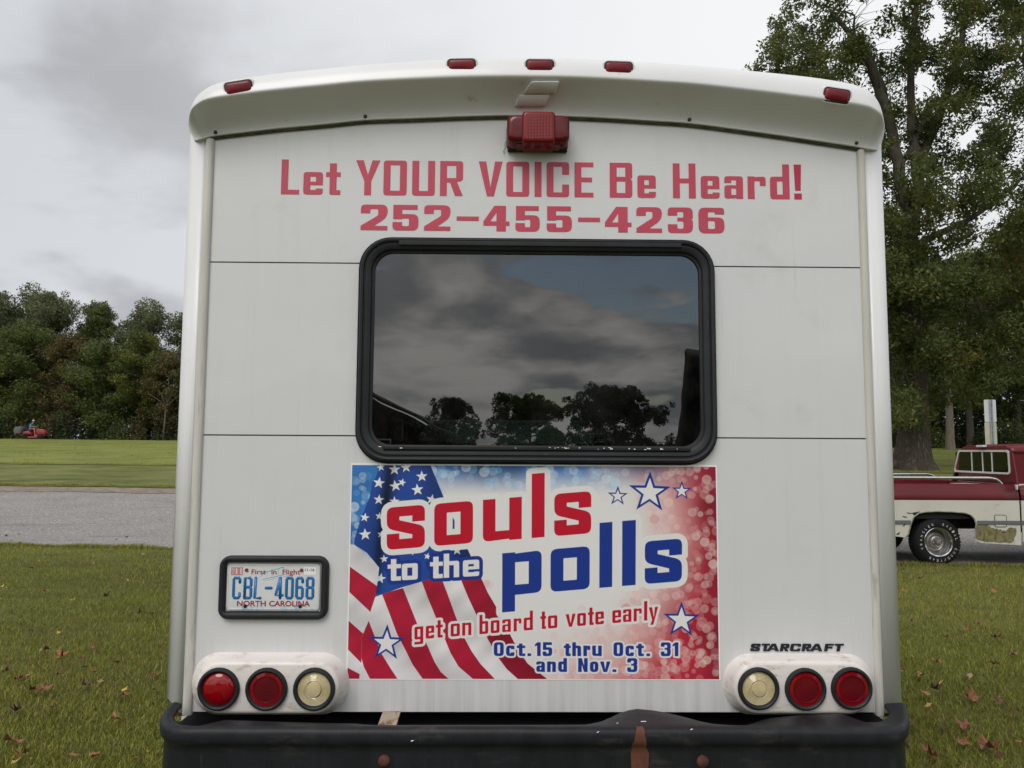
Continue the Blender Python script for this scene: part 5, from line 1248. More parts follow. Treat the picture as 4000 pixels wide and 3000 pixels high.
# woods mass behind the rows so that no sky shows near the ground
def woods(name, X0, X1, d, h, fm, seed, n=900, per=60, size=.22):
    r = np.random.RandomState(seed); X = r.uniform(X0, X1, n); z = r.rand(n) ** .8 * h * (.8 + .2 * np.sin(X * .7)); dd = d + r.uniform(0, 10, n)
    cs = [(WX(a), WY(b), float(hgt(a, b)) + c) for a, b, c in zip(X, dd, z)]
    V, F, T__ = foliage_np(cs, list(r.uniform(.9, 1.8, n)), per, size, r, .8, .3, .5); return tag(link(name, npmesh(name, V, F, T__), fm), kind='stuff')
woods('distant_woods_foliage', -90, -8, 87, 9, F_dark, 41, n=900, per=50)
woods('right_woods_foliage', 10, 100, 84, 10, F_dark, 42, n=1100, per=50)
# ---- trees right of the bus, behind the pickup
rt = [(34.5, 66, 17, .42, 6.0, F_mid, (3.0, 17), 'mid distance tree with straight grey trunk left of the road sign', 'grey'), (38.2, 62, 15, .30, 5.4, F_yell, (4, 15), 'yellow green tree spreading above the road sign', ''), (45, 66, 19, .4, 7.0, F_mid, (3.5, 19), 'tree beyond the sign at the right edge', ''),
      (27.0, 64, 16, .5, 6, F_dark, (2.5, 16), 'dark tree behind the oak trunk', ''), (22, 70, 16, .5, 6.5, F_dark, (2.5, 16), 'dark tree behind the bus right corner post', ''), (31, 74, 20, .4, 6.5, F_dark, (2, 20), 'tall dark tree behind the grey trunk', ''), (41, 77, 21, .4, 7, F_mid, (2, 21), 'tall green tree behind the sign', ''), (52, 74, 20, .4, 7, F_dark, (2, 20), 'tall dark tree outside the right edge', ''), (60, 70, 18, .4, 7, F_mid, (2, 18), 'green tree far outside the right edge', ''), (13, 76, 14, .4, 6, F_mid, (2, 14), 'green tree behind the bus body', '')]
for i, (X, d, H, tr_0, R_, fm, (c0__, c1__), lb, _) in enumerate(rt):
    tree('roadside_tree', at(X, d), H, tr_0, (c0__, c1__, R_), fm, M_bark2, .16, lb, 'trees across the field behind the pickup', seed=400 + i, limbs=18, per=95, squash=.75, cl=1.05, tvar=.6, trunk_seg=12, flare=1.6)
for i, (X, d, h, w, fm, lb) in enumerate(((24.5, 55, 3.6, 5, F_mid, 'leafy bush right of the oak trunk'), (29.5, 60, 3.4, 5, F_dark, 'dark bush under the trees behind the cab'), (34, 64, 2.2, 5, F_mid, 'low bush left of the road sign'), (39, 63, 2.0, 5, F_dark, 'dark low bush right of the road sign'), (43.5, 63, 2.6, 5, F_mid, 'bush at the foot of the broken trunk'), (48, 64, 3, 6, F_dark, 'dark bush outside the right edge'), (20, 66, 3, 6, F_dark, 'dark bush behind the bus corner'), (26, 66, 4, 6, F_dark, 'tall dark bush beyond the oak'), (36.5, 68, 4, 6, F_dark, 'tall dark bush behind the sign'), (42, 69, 4.5, 6, F_dark, 'tall dark bush by the broken trunk'))):
    shrub('wood_edge_bush', X, d, h, w, fm, lb, 'bushes along the edge of the right woods', 500 + i, .13, 130)
# broken snag and grey stump
def snag(name, X, d, h, r0, label, m_, jag=.5, flare=1.5, seg=18):
    q = random.Random(int(X * 10)); root = empty(name, at(X, d), label=label, cat='tree'); bm = bmesh.new(); rg = []
    for k in range(9):
        z = h * k / 8; rr_ = r0 * (1 + (flare - 1) * math.exp(-z / .5)) * (1 - .3 * k / 8)
        rg.append([(math.cos(a) * rr_ * (1 + .12 * math.sin(4 * a + k)) + .03 * k * .3, math.sin(a) * rr_, z + (jag * abs(math.sin(a * 1.5 + 1)) * q.uniform(.5, 1) if k == 8 else 0)) for a in np.linspace(0, 2 * math.pi, seg, endpoint=False)])
    loft(bm, rg, True, False, True); bmo('trunk', bm, m_, root, smooth='all')
snag('broken_trunk', 40.8, 58, 5.2, .42, 'broken reddish brown tree trunk standing at the right edge', mat('red_rotten_wood', (.15, .07, .045), .9, var=.4, vscale=3, stretch=(3, 3, .4), bump=.6, bscale=8), 1.2)
snag('tree_trunk', 22.3, 47, 7.0, .40, 'shaggy grey trunk right of the big oak trunk', M_bark, .5, 1.9)
tree('pale_trunk_tree', at(31.6, 54), 12, .30, (4.6, 13, 4.5), F_yell, mat('pale_grey_bark', (.17, .15, .12), .9, var=.3, vscale=4, stretch=(3, 3, .4)), .13, 'slim tree with pale grey trunk behind the pickup cab roof', seed=777, limbs=12, per=80, flare=1.15)
# forked bare sapling at the left wood edge near the bus
root = empty('bare_sapling', at(-31.2, 71.5), label='slender forked sapling with bare pale stems beside the bus post', cat='tree'); bm = bmesh.new()
tube_bm(bm, [(0, 0, 0), (.05, 0, 1.4), (.12, 0, 3.4)], [.10, .08, .06], 8); bmo('trunk', bm, M_bark2, root, smooth='all'); bm = bmesh.new()
for a in ((-.9, 5.2), (.9, 5.6), (-1.7, 4.6), (1.8, 4.9), (.2, 6.2)): tube_bm(bm, [(.12, 0, 3.3), (.12 + a[0] * .5, .1, lerp(3.3, a[1], .6)), (a[0], .2, a[1])], [.05, .035, .015], 6)
bmo('branches', bm, M_limb, root, smooth='all')

# ================================================================ THE PICKUP
M_red_p = mat('maroon_paint', (.105, .008, .014), .35, coat=.1, spec=.35, var=.10, vscale=2, dirt=[((.10, .02, .02), 6, .55, .8, (1, 1, 1)), ((.30, .16, .14), 60, .72, .8, (1, 1, 1))])
M_cream = mat('chalky_white_paint', (.52, .51, .455), .5, var=.06, vscale=2.5, dirt=[((.22, .19, .13), 7, .60, .82, (1, 1, 1)), ((.15, .13, .08), 16, .55, .70, (2, 2, .3), .45, .75)])
M_moss = mat('mossy_rusted_paint', (.170, .155, .070), .9, var=.4, vscale=14, dirt=[((.055, .045, .015), 9, .5, .68, (3, 3, .5)), ((.30, .28, .20), 12, .62, .72, (1, 1, 1))])
M_grey = mat('grey_rub_strip', (.11, .12, .13), .5)
M_sil = mat('bright_metal_trim', (.66, .66, .66), .3, .25, var=.06, vscale=10)
YN = WY(11.62); gz = ground_z(P(3666, 2123, YN).x, YN + .1) + .002
TL_ = Vector((P(3666, 2123, YN).x, YN + .92, gz))
truck = empty('pickup_truck', TL_, label='two tone maroon and white pickup with chrome bed rails parked on the road', cat='pickup')
def q_(px, py, Y=None): v = P(px, py, YN if Y is None else Y); return (v.x, v.z)
def PX(px, py, x):
    dr = CR @ Vector(((px - 2000.0) / FPX, -(py - 1500.0) / FPX, -1.0)); return CAM + dr * ((x - CAM.x) / dr.x)
xt = q_(3666, 2123)[0]; x_tail = xt - 1.30; x_bed = q_(3976, 1950)[0]; x_cab = q_(3984, 1950)[0]
z_rail = q_(3720, 1891)[1]; z_div = q_(3720, 1953)[1]; z_trim1, z_trim0 = q_(3870, 2033)[1], q_(3870, 2048)[1]; z_low = q_(3880, 2125)[1]
WT = 1.84
def sidestrip(name, x0, x1, prof, m_, flip=False, Y0=None):
    Y0 = YN if Y0 is None else Y0; sg = -1 if flip else 1
    bm = bmesh.new(); loft(bm, [[(x, Y0 + sg * y, z) for z, y in prof] for x in np.linspace(x0, x1, 8)], False)
    o = bmo(name, bm, m_, truck, smooth=True); s_ = o.modifiers.new('t', 'SOLIDIFY'); s_.thickness = .012; return o
profU = [(z_rail - .005, .075), (z_rail + .006, .055), (z_rail + .004, .015), (z_rail - .018, .0), (z_rail - .10, -.008), (z_rail - .125, -.022), (z_rail - .16, -.030), (z_div + .02, -.034), (z_div, -.030)]
sidestrip('bed_side', x_tail, x_bed, profU, M_red_p); sidestrip('bed_side', x_tail, x_bed, profU, M_red_p, True, YN + WT)
arch_px = [(3800, 2108), (3806, 2085), (3808, 2045), (3801, 2025), (3786, 2010), (3765, 2003), (3720, 1999), (3660, 1997), (3610, 1999), (3584, 2004), (3564, 2020), (3553, 2050), (3544, 2085), (3534, 2098)]
arch = [q_(*p) for p in arch_px]
side_poly = [(x_tail, z_div), (x_tail, .44), (x_tail + .5, q_(3480, 2090)[1]), (arch[-1][0] - .03, arch[-1][1])] + arch[::-1] + [(q_(3830, 2118)[0], q_(3830, 2120)[1]), (x_bed, q_(3960, 2129)[1]), (x_bed, z_div)]
plate_xz('bed_lower_side', [side_poly[::-1]], YN - .028, YN - .010, M_cream, truck)
plate_xz('bed_lower_side', [side_poly[::-1]], YN + WT + .010, YN + WT + .028, M_cream, truck)
mo = [q_(*p) for p in ((3808, 2052), (3816, 2049), (3829, 2050), (3841, 2047), (3853, 2048), (3857, 2053), (3864, 2056), (3868, 2062), (3876, 2060), (3881, 2066), (3889, 2063), (3896, 2069), (3902, 2066), (3910, 2071), (3917, 2070), (3924, 2075), (3929, 2068), (3935, 2062), (3944, 2059), (3956, 2062), (3963, 2063), (3966, 2072), (3964, 2088), (3957, 2101), (3955, 2112), (3946, 2121), (3920, 2118), (3900, 2120), (3876, 2116), (3852, 2117), (3830, 2112), (3812, 2108), (3803, 2098), (3806, 2076))]
plate_xz('mossy_rust_patch', [mo[::-1]], YN - .0305, YN - .0285, M_moss, truck)
for x0, x1 in ((x_tail, q_(3552, 2030)[0]), (q_(3812, 2040)[0], x_bed)): boxo('rub_strip', (x0, YN - .042, z_trim0), (x1, YN - .0285, z_trim1), M_grey, truck, bevel=.004)
tubeo('wheel_arch_lip', [(x, YN - .030, z) for x, z in arch], .011, mat('bare_arch_metal', (.23, .24, .19), .6, var=.4, vscale=12), truck, seg=6)
def sliver(pts): 
    return plate_xz('rust_hole', [[q_(*p) for p in pts][::-1]], YN - .0322, YN - .0312, M_grime, truck)
sliver([(3535, 2001), (3556, 2003), (3590, 1997), (3588, 2004), (3566, 2012), (3560, 2005), (3545, 2006)]); sliver([(3523, 2052), (3534, 2042), (3541, 2038), (3538, 2046), (3530, 2050), (3527, 2056)])
sliver([(3497, 2085), (3512, 2077), (3508, 2086), (3499, 2089)]); sliver([(3520, 2015), (3540, 2018), (3536, 2021), (3524, 2019)]); sliver([(3904, 2076), (3915, 2078), (3928, 2072), (3918, 2081), (3908, 2080)])
fd = [q_(3879, 2011), q_(3928, 2058)]
bm = bmesh.new(); o_ = rrect(fd[0][0], fd[1][1], fd[1][0], fd[0][1], .025, 4); tube_bm(bm, [(x, YN - .030, z) for x, z in o_ + [o_[0]]], .0045, 5, False); bmo('fuel_door_gap', bm, mat('fuel_door_edge', (.07, .06, .04), .8), truck)
plate_xz('fuel_door', [rrect(fd[0][0] + .008, fd[1][1] + .008, fd[1][0] - .008, fd[0][1] - .008, .02, 4)], YN - .033, YN - .0286, M_cream, truck)
# bed interior
boxo('bed_floor', (x_tail, YN + .05, .60), (x_bed, YN + WT - .05, .64), M_dark2, truck)
for y in (YN + .075, YN + WT - .105): boxo('bed_inner_wall', (x_tail + .01, y, .64), (x_bed - .01, y + .03, z_rail - .004), M_red_p, truck)
boxo('bed_front_wall', (x_bed - .045, YN + .106, .64), (x_bed - .012, YN + WT - .106, z_rail - .006), M_red_p, truck)
boxo('tailgate', (x_tail - .04, YN + .03, .60), (x_tail - .005, YN + WT - .03, z_rail), M_red_p, truck, bevel=.01)
boxo('rear_bumper', (x_tail - .22, YN + .02, .42), (x_tail - .05, YN + WT - .02, .58), M_chrome, truck, bevel=.03)
boxo('frame_rail', (x_tail, YN + .45, .42), (x_bed + 3.0, YN + .53, .58), M_dark, truck); boxo('frame_rail', (x_tail, YN + 1.3, .42), (x_bed + 3.0, YN + 1.38, .58), M_dark, truck)
boxo('inner_arch_shade', (xt - .52, YN + .26, .30), (xt + .46, YN + .30, .84), M_dark, truck); boxo('inner_arch_shade', (xt - .55, YN + .02, .60), (xt + .52, YN + .035, .86), M_dark, truck)  # flat dark plates added so the wheel arch reads as shaded
boxo('inner_arch_shade', (xt - .54, YN - .002, z_div - .10), (xt + .50, YN + .30, z_div - .085), M_dark, truck)
boxo('rear_valance', (x_tail, YN + .30, .30), (xt - .44, YN + .34, .60), M_dark, truck)
def bedrail(Y, pxs):
    zt = q_(3600, 1866.5)[1] + .0; pts = [(x_tail + .25, Y, z_rail), (x_tail + .32, Y, zt - .01), (x_tail + .42, Y, zt)]
    xe = q_(3920, 1890)[0]; pts += [(xe - .32, Y, zt), (xe - .18, Y, zt), (xe - .09, Y, zt - .015), (xe - .035, Y, zt - .05), (xe, Y, z_rail)]
    tubeo('bed_rail', pts, .024, M_chrome, truck, seg=12)
bedrail(YN + .045, 0); bedrail(YN + WT - .045, 0)
# wheels
def wheel(x, Yf, sgn, detail):
    R_ = .352; zc = gz + R_; w = .24
    t = empty('wheel', (0, 0, 0)); t.parent = truck
    pr = [(.205, .03), (.215, .0), (.25, -.004), (.30, -.006), (.325, .004), (.343, .03), (R_, .05), (R_, w - .05), (.34, w - .02), (.30, w), (.205, w - .02)]
    bm = bmesh.new(); lathe_bm(bm, [(r, sgn * y) for r, y in pr], (x, Yf, zc), 'Y', 56); bmo('tyre', bm, M_tyre, t, smooth='all')
    bm = bmesh.new()
    for k in range(44):
        a = 2 * math.pi * k / 44
        for yy in (.035, .125):
            c = Vector((x + math.cos(a + (yy > .1) * .07) * R_, Yf + sgn * (yy + .035), zc + math.sin(a + (yy > .1) * .07) * R_)); mt = Matrix.Translation(c) @ Matrix.Rotation(-(a + (yy > .1) * .07), 4, 'Y')
            v = bmesh.ops.create_cube(bm, size=1, matrix=mt @ Matrix.Diagonal((.012, .07, .03, 1)))
    bmo('tread_blocks', bm, M_tyre, t)['kind'] = 'stuff'
    latheo('rim', [(.215, .018), (.221, .0), (.214, -.008), (.200, -.002), (.190, .02), (.172, .06), (.160, .10), (.158, .13)], (x, Yf, zc), M_chrome, t, seg=48, cap0=False, cap1=False)
    latheo('wheel_disc', [(.162, .125), (.150, .105), (.125, .085), (.112, .078), (.098, .088), (.092, .072), (.080, .055), (.066, .050), (.06, .056), (.002, .056)], (x, Yf, zc), M_steel, t, seg=40)
    latheo('hub_cap', [(.036, .058), (.036, .01), (.030, -.004), (.002, -.008)], (x, Yf, zc), M_steel, t, seg=24)
    if detail:
        for k in range(6):
            a = 2 * math.pi * k / 6 + .3; latheo('lug_nut', [(.010, .056), (.010, .034), (.006, .030), (.001, .030)], (x + .058 * math.cos(a), Yf, zc + .058 * math.sin(a)), M_steel, t, seg=8)
        M_let = mat('white_tyre_letter', (.50, .50, .48), .6)
        for word_, a0, a1 in (('WRANGLER', 200, 108), ('RADIAL', 73, 10), ('GOOD/YEAR', -22, -122)):
            for i, ch in enumerate(word_):
                a = math.radians(lerp(a0, a1, i / (len(word_) - 1))); s_ = .040
                o = textmesh(ch, -.013, .013, -.019, .038, M_let, t, 0, .0, 'tyre_letter')
                o.data.transform(Matrix.Translation((x + math.cos(a) * .272, Yf - .0080, zc + math.sin(a) * .272)) @ Matrix.Rotation(-(a - math.pi / 2), 4, 'Y'))
    return t
wheel(xt, YN - .005, 1, True); wheel(xt, YN + WT + .005, -1, False); wheel(xt + 3.34, YN - .005, 1, False); wheel(xt + 3.34, YN + WT + .005, -1, False)
# cab
xc = PX(3945, 1810, 0.0).x if False else None
xc = CAM.x + .6619 * (11.62 + .20); XC = xc
def cp(px, py): v = PX(px, py, XC); return (v.y, v.z)
def plate_yz(name, contours, x0, x1, m_, parent=None, **k):
    bm = bmesh.new(); tess(bm, contours, lambda p, s: (x1 if s else x0, p[0], p[1]), True); return bmo(name, bm, m_, parent, **k)
zroof = cp(3940, 1742)[1]; yn_t, yf_t = cp(3955, 1760)[0], cp(3753, 1740)[0]
ycb0, ycb1 = YN + .04, YN + WT - .04; zb_c = 1.06
cab_out = [(ycb0, .5), (ycb1, .5), (ycb1, zb_c), (yf_t + .10, zb_c + .05), (yf_t + .02, zroof - .10, .06), (yf_t - .08, zroof, .08), (yn_t + .10, zroof + .0, .08), (yn_t - .0, zroof - .10, .06), (yn_t - .09, zb_c + .05), (ycb0, zb_c)]
wt_l, wt_r, wb_r, wb_l = cp(3750, 1756), cp(3943, 1769), cp(3949, 1861), cp(3733, 1829)
wz_t, wz_b = (wt_l[1] + wt_r[1]) / 2, (wb_r[1] + wb_l[1]) / 2
win = [(wb_r[0], wz_b), (wb_l[0], wz_b), (wt_l[0], wz_t), (wt_r[0], wz_t)]
hole = rc([(a, b, .05) for a, b in win])
outl = rc([p if len(p) > 2 else (p[0], p[1], 0) for p in cab_out])
plate_yz('cab_back', [outl, hole[::-1]], XC - .012, XC + .012, M_red_p, truck)
def shrink(poly, k):
    cx = sum(p[0] for p in poly) / len(poly); cz = sum(p[1] for p in poly) / len(poly)
    mx_ = max(abs(p[0] - cx) for p in poly); mz = max(abs(p[1] - cz) for p in poly)
    return [(cx + (p[0] - cx) * (1 - k / mx_), cz + (p[1] - cz) * (1 - k / mz)) for p in poly]
wfr = plate_yz('back_window_frame', [shrink(hole, -.018), shrink(hole, .012)[::-1]], XC - .026, XC - .0125, M_sil, truck)
inn = shrink(win, .02); yl, yr = inn[1][0], inn[0][0]
mull = [cp(3800, 1790)[0], cp(3842, 1790)[0], cp(3879, 1795)[0]]
for y in mull: boxo('mullion', (XC - .024, y - .009, wz_b + .01), (XC - .013, y + .009, wz_t - .018), M_sil, wfr)
edges = [yr + .0] + sorted(mull) + [yl - .0]
for a, b in zip(edges, edges[1:]): boxo('window_pane', (XC - .010, a + .002, wz_b + .012), (XC - .006, b - .002, wz_t - .012), M_glass2, wfr)
sb = cp(3716, 1852)[1]; st_ = cp(3951, 1874)[1]
bm = bmesh.new(); box(bm, XC - .035, yn_t - .11, zb_c - .02, XC - .013, yf_t + .10, zb_c + .055); bmo('belt_moulding', bm, M_sil, truck, bevel=.006)
bm = bmesh.new(); box(bm, XC - .03, yn_t + .0, zb_c + .075, XC - .013, yf_t - .0, zb_c + .088); bmo('window_gasket', bm, M_black, truck)
# roof and pillars
bm = bmesh.new(); rg = []
for x, dz, ins_ in ((XC - .014, -.03, .0), (XC + .05, .015, .0), (XC + .5, .03, 0), (XC + 1.0, .03, 0), (XC + 1.28, .0, .02), (XC + 1.34, -.05, .03)):
    rg.append([(x, yn_t + .005 + ins_, zroof - .12), (x, yn_t + .02 + ins_, zroof - .04 + dz * .3), (x, yn_t + .10, zroof + dz * .8), (x, (yn_t + yf_t) / 2, zroof + dz + .012), (x, yf_t - .10, zroof + dz * .8), (x, yf_t - .02 - ins_, zroof - .04 + dz * .3), (x, yf_t - .005 - ins_, zroof - .12)])
loft(bm, rg, False); o = bmo('cab_roof', bm, M_red_p, truck, smooth='all'); s_ = o.modifiers.new('t', 'SOLIDIFY'); s_.thickness = .015
for yA, yB, sg in ((yn_t + .01, ycb0 + .05, 1), (yf_t - .01, ycb1 - .05, -1)):
    for x0, x1, xb0, xb1 in ((XC + .0, XC + .30, XC + .0, XC + .34), (XC + 1.25, XC + 1.33, XC + 1.75, XC + 1.85)):
        bm = bmesh.new(); loft(bm, [[(xb0, yB, zb_c), (xb1, yB, zb_c), (xb1, yB + sg * .04, zb_c), (xb0, yB + sg * .04, zb_c)], [(x0, yA, zroof - .1), (x1, yA, zroof - .1), (x1, yA + sg * .03, zroof - .1), (x0, yA + sg * .03, zroof - .1)]], True, True, True); bmo('cab_pillar', bm, M_red_p, truck)
    bm = bmesh.new(); v = [bm.verts.new(p) for p in ((XC + .32, yB + sg * .015, zb_c), (XC + 1.74, yB + sg * .015, zb_c), (XC + 1.26, yA + sg * .012, zroof - .11), (XC + .29, yA + sg * .012, zroof - .11))]; bm.faces.new(v); bmo('side_window', bm, M_glass2, truck)
    tubeo('window_trim', [(XC + .33, yB - sg * .006, zb_c + .01), (XC + .30, yA - sg * .008, zroof - .13), (XC + .36, yA - sg * .004, zroof - .10), (XC + 1.2, yA - sg * .004, zroof - .10)], .012, M_sil, truck, seg=6)
bm = bmesh.new(); v = [bm.verts.new(p) for p in ((XC + 1.84, ycb0 + .08, zb_c), (XC + 1.84, ycb1 - .08, zb_c), (XC + 1.34, yf_t - .05, zroof - .08), (XC + 1.34, yn_t + .05, zroof - .08))]; bm.faces.new(v); bmo('windshield', bm, M_glass2, truck)
x_f = xt + 4.35
cs0 = x_cab
fa = xt + 3.34
archF = [(fa + .46, .30), (fa + .47, .5), (fa + .40, .70), (fa + .25, .78), (fa, .80), (fa - .25, .78), (fa - .40, .70), (fa - .47, .5), (fa - .46, .30)]
for Y0, Y1 in ((YN - .028, YN - .010), (YN + WT + .010, YN + WT + .028)):
    plate_xz('cab_side', [[(cs0, .27), (cs0, z_div), (XC + 1.5, z_div), (XC + 1.5, .27)][::-1]], Y0, Y1, M_cream, truck)
    plate_xz('front_wing', [([(XC + 1.51, .27), (XC + 1.51, z_div), (x_f, z_div), (x_f, .45)] + archF)[::-1]], Y0, Y1, M_cream, truck)
for fl in (False, True): sidestrip('door_upper', cs0, x_f, [(z_rail - .04, .06), (z_rail - .03, .02), (z_rail - .05, .0)] + profU[4:], M_red_p, fl, (YN + WT) if fl else YN)
boxo('hood', (XC + 1.75, YN + .06, z_div + .0), (x_f - .03, YN + WT - .06, z_rail - .035), M_red_p, truck, bevel=.05); boxo('grille', (x_f - .02, YN + .05, .5), (x_f + .04, YN + WT - .05, z_rail - .10), M_chrome, truck, bevel=.02); boxo('front_bumper', (x_f + .05, YN - .02, .38), (x_f + .22, YN + WT + .02, .56), M_chrome, truck, bevel=.03)
boxo('cab_floor', (cs0 + .02, YN + .02, .40), (x_f - .1, YN + WT - .02, .46), M_dark, truck)
boxo('bench_seat', (XC + .12, YN + .2, .5), (XC + .30, YN + WT - .2, 1.22), M_dark2, truck, bevel=.04)
c = cp(3830, 1742); c2 = cp(3858, 1744)
bm = bmesh.new(); box(bm, XC - .075, c2[0], c2[1] - .012, XC - .014, c[0], c2[1] + .022); bmo('cargo_lamp', bm, M_sil, truck, bevel=.006)
boxo('side_marker', (q_(3988, 1887)[0], YN - .006, z_rail - .03), (q_(3988, 1887)[0] + .10, YN + .004, z_rail - .008), mat('orange_lens', (.45, .07, .03), .3), truck)
boxo('belt_trim', (cs0, YN + .02, z_rail - .028), (x_f - .4, YN + .06, z_rail + .005), M_sil, truck, bevel=.004)
boxo('rub_strip', (cs0, YN - .042, z_trim0), (x_f, YN - .0285, z_trim1), M_grey, truck)
def shift(o, L_):
    for ch in [x for x in S.objects if x.parent == o]:
        if ch.type == 'MESH' and not ch.get('_s'):
            ch.data.transform(Matrix.Translation(-Vector(L_)))
        for g in [x for x in S.objects if x.parent == ch]:
            if g.type == 'MESH': g.data.transform(Matrix.Translation(-Vector(L_)))
shift(truck, TL_)
cb = boxo('cardboard_box', (-.16, -.14, 0), (.16, .14, .13), mat('tan_cardboard', (.42, .33, .22), .8, var=.1), bevel=.004); v = P(3770, 1890, YN + .55); cb.location = (v.x, YN + .55, .98); cb.rotation_euler = (0, 0, .35)
cb.data.transform(Matrix.Translation((0, 0, 0))); tag(cb, 'tan cardboard box showing just above the pickup bed side', 'box')
cs_ = boxo('toolbox', (-.35, -.25, 0), (.35, .25, .335), M_dark2, bevel=.01); cs_.location = (v.x, YN + .55, .642); tag(cs_, 'dark toolbox in the pickup bed under the cardboard box', 'toolbox')

# ================================================================ ROAD SIGN
Xs, ds = 13.35, 21.0
sg_ = empty('road_sign', at(Xs, ds), label='two small road signs on one metal post seen from behind', cat='sign')
Ls = Vector(sg_.location)
def SP(px, py): v = P(px, py, WY(ds)); return v - Ls
a, b = SP(3850, 1648), SP(3892, 1561); plate_xz('sign_plate', [rrect(a.x, a.z, b.x, b.z, .03, 5)], .034, .038, mat('pale_sign_back', (.55, .56, .58), .45, .2, var=.05), sg_)
a2, b2_ = SP(3853, 1742), SP(3895, 1649.5); plate_xz('sign_plate', [rrect(a2.x, a2.z, b2_.x, b2_.z, .03, 5)], .034, .038, mat('cream_sign_back', (.42, .42, .33), .55, .1, var=.08), sg_)
px0, px1 = SP(3866, 1600).x, SP(3879, 1600).x; pc = (px0 + px1) / 2; pwid = (px1 - px0) / 2
bm = bmesh.new(); prof = [(-pwid, .0), (-pwid, .006), (-pwid * .55, .008), (-pwid * .45, .032), (pwid * .45, .032), (pwid * .55, .008), (pwid, .006), (pwid, .0), (pwid * .4, .0), (pwid * .35, .024), (-pwid * .35, .024), (-pwid * .4, .0)]
loft(bm, [[(pc + x, y, z) for x, y in prof] for z in (0, b.z + .0)], True, True, True); bmo('post', bm, mat('galvanised_post', (.30, .34, .38), .5, .5, var=.2, vscale=12, dirt=[((.16, .08, .05), 8, .5, .7, (1, 1, .4), 3.4, 2.0)]), sg_)
for z in (a.z + .12, b.z - .12, a2.z + .1, b2_.z - .1): latheo('bolt', [(.012, 0), (.012, -.012), (.002, -.014)], (pc, .002, z), M_steel, sg_, seg=8)

# ================================================================ RIDING MOWER AND RIDER
Xm, dm = -42.55, 70.6
mw = empty('riding_mower', at(Xm, dm, .05), label='red riding lawn mower with grey rear grass bagger by the woods', cat='mower')
M_mr = mat('mower_red', (.26, .012, .03), .35, coat=.4); M_mg = mat('bagger_grey', (.10, .105, .11), .7, var=.2)
bm = bmesh.new(); rg = []
for x, z0, z1, w in ((.35, .50, .92, .22), (.45, .46, .98, .26), (.95, .44, .94, .25), (1.12, .46, .86, .22), (1.18, .50, .80, .18)): rg.append([(x, y, z) for y, z in rrect(-w, z0, w, z1, .07, 4)])
loft(bm, rg, True, True, True); bmo('engine_hood', bm, M_mr, mw, smooth='all')
bm = bmesh.new(); rg = []
for x, z0, z1, w in ((-.72, .48, .66, .42), (-.62, .46, .76, .46), (-.15, .46, .74, .46), (.05, .40, .58, .40)): rg.append([(x, y, z) for y, z in rrect(-w, z0, w, z1, .06, 4)])
loft(bm, rg, True, True, True); bmo('rear_fender', bm, M_mr, mw, smooth='all')
boxo('footplate', (.0, -.42, .32), (.5, .42, .36), M_dark2, mw, bevel=.01); boxo('cutting_deck', (-.25, -.55, .14), (.65, .55, .28), M_mr, mw, bevel=.05)
bm = bmesh.new(); box(bm, -.52, -.24, .77, -.12, .24, .87); box(bm, -.60, -.22, .80, -.50, .22, 1.20); bmo('seat', bm, M_dark2, mw, bevel=.04)
for x, r, w in ((-.42, .27, .26), (.92, .19, .16)):
    for s in (-1, 1):
        latheo('wheel', [(.03, -w / 2), (r * .55, -w / 2), (r * .6, -w / 2 - .01), (r * .9, -w / 2), (r, -w / 4), (r, w / 4), (r * .9, w / 2), (.03, w / 2)], (x, s * .42, r), M_tyre, mw, seg=24)
bm = bmesh.new(); tube_bm(bm, [(.40, 0, .9), (.20, 0, 1.12)], .02, 6); ring = [(.20 + .07 * math.cos(a) , .17 * math.sin(a), 1.12 + .14 * math.cos(a)) for a in np.linspace(0, 2 * math.pi, 17)]; tube_bm(bm, ring, .016, 6, False); bmo('steering_wheel', bm, M_dark2, mw, smooth='all')
bm = bmesh.new(); rg = []
for x, z0, z1, w in ((-1.62, .62, .86, .30), (-1.50, .52, 1.10, .42), (-1.1, .50, 1.20, .46), (-.86, .56, 1.06, .44)): rg.append([(x, y, z) for y, z in rrect(-w, z0, w, z1, .1, 4)])
loft(bm, rg, True, True, True); bmo('grass_bagger', bm, M_mg, mw, smooth='all')
for s in (-1, 1): latheo('headlight', [(.04, 0), (.04, .02), (.002, .03)], (1.185, s * .10, .70), M_clear, mw, axis='X', seg=12)
def skin(name, joints, edges_, m_, parent, sub=2):
    me = bpy.data.meshes.new(name); me.from_pydata([j[:3] for j in joints], edges_, []); o = link(name, me, m_, parent)
    sk = o.modifiers.new('skin', 'SKIN'); sk.use_smooth_shade = True
    for v, j in zip(me.skin_vertices[0].data, joints): v.radius = (j[3], j[4] if len(j) > 4 else j[3])
    me.skin_vertices[0].data[0].use_root = True
    ss_ = o.modifiers.new('sub', 'SUBSURF'); ss_.levels = sub; ss_.render_levels = sub; return o
M_skin = mat('skin', (.36, .19, .13), .55, var=.06, vscale=20)
pr = empty('person', tuple(Vector(mw.location) + Vector((-.30, 0, .86))), label='person in blue shirt, white cap and gloves riding the red mower', cat='person')
J = [(0, 0, .10, .15, .13), (.03, 0, .30, .13, .15), (.14, 0, .54, .14, .17), (.19, 0, .64, .055, .055), (.22, 0, .72, .06, .06), (.235, 0, .80, .085, .075), (.24, 0, .88, .07, .065)]
E = [(0, 1), (1, 2), (2, 3), (3, 4), (4, 5), (5, 6)]
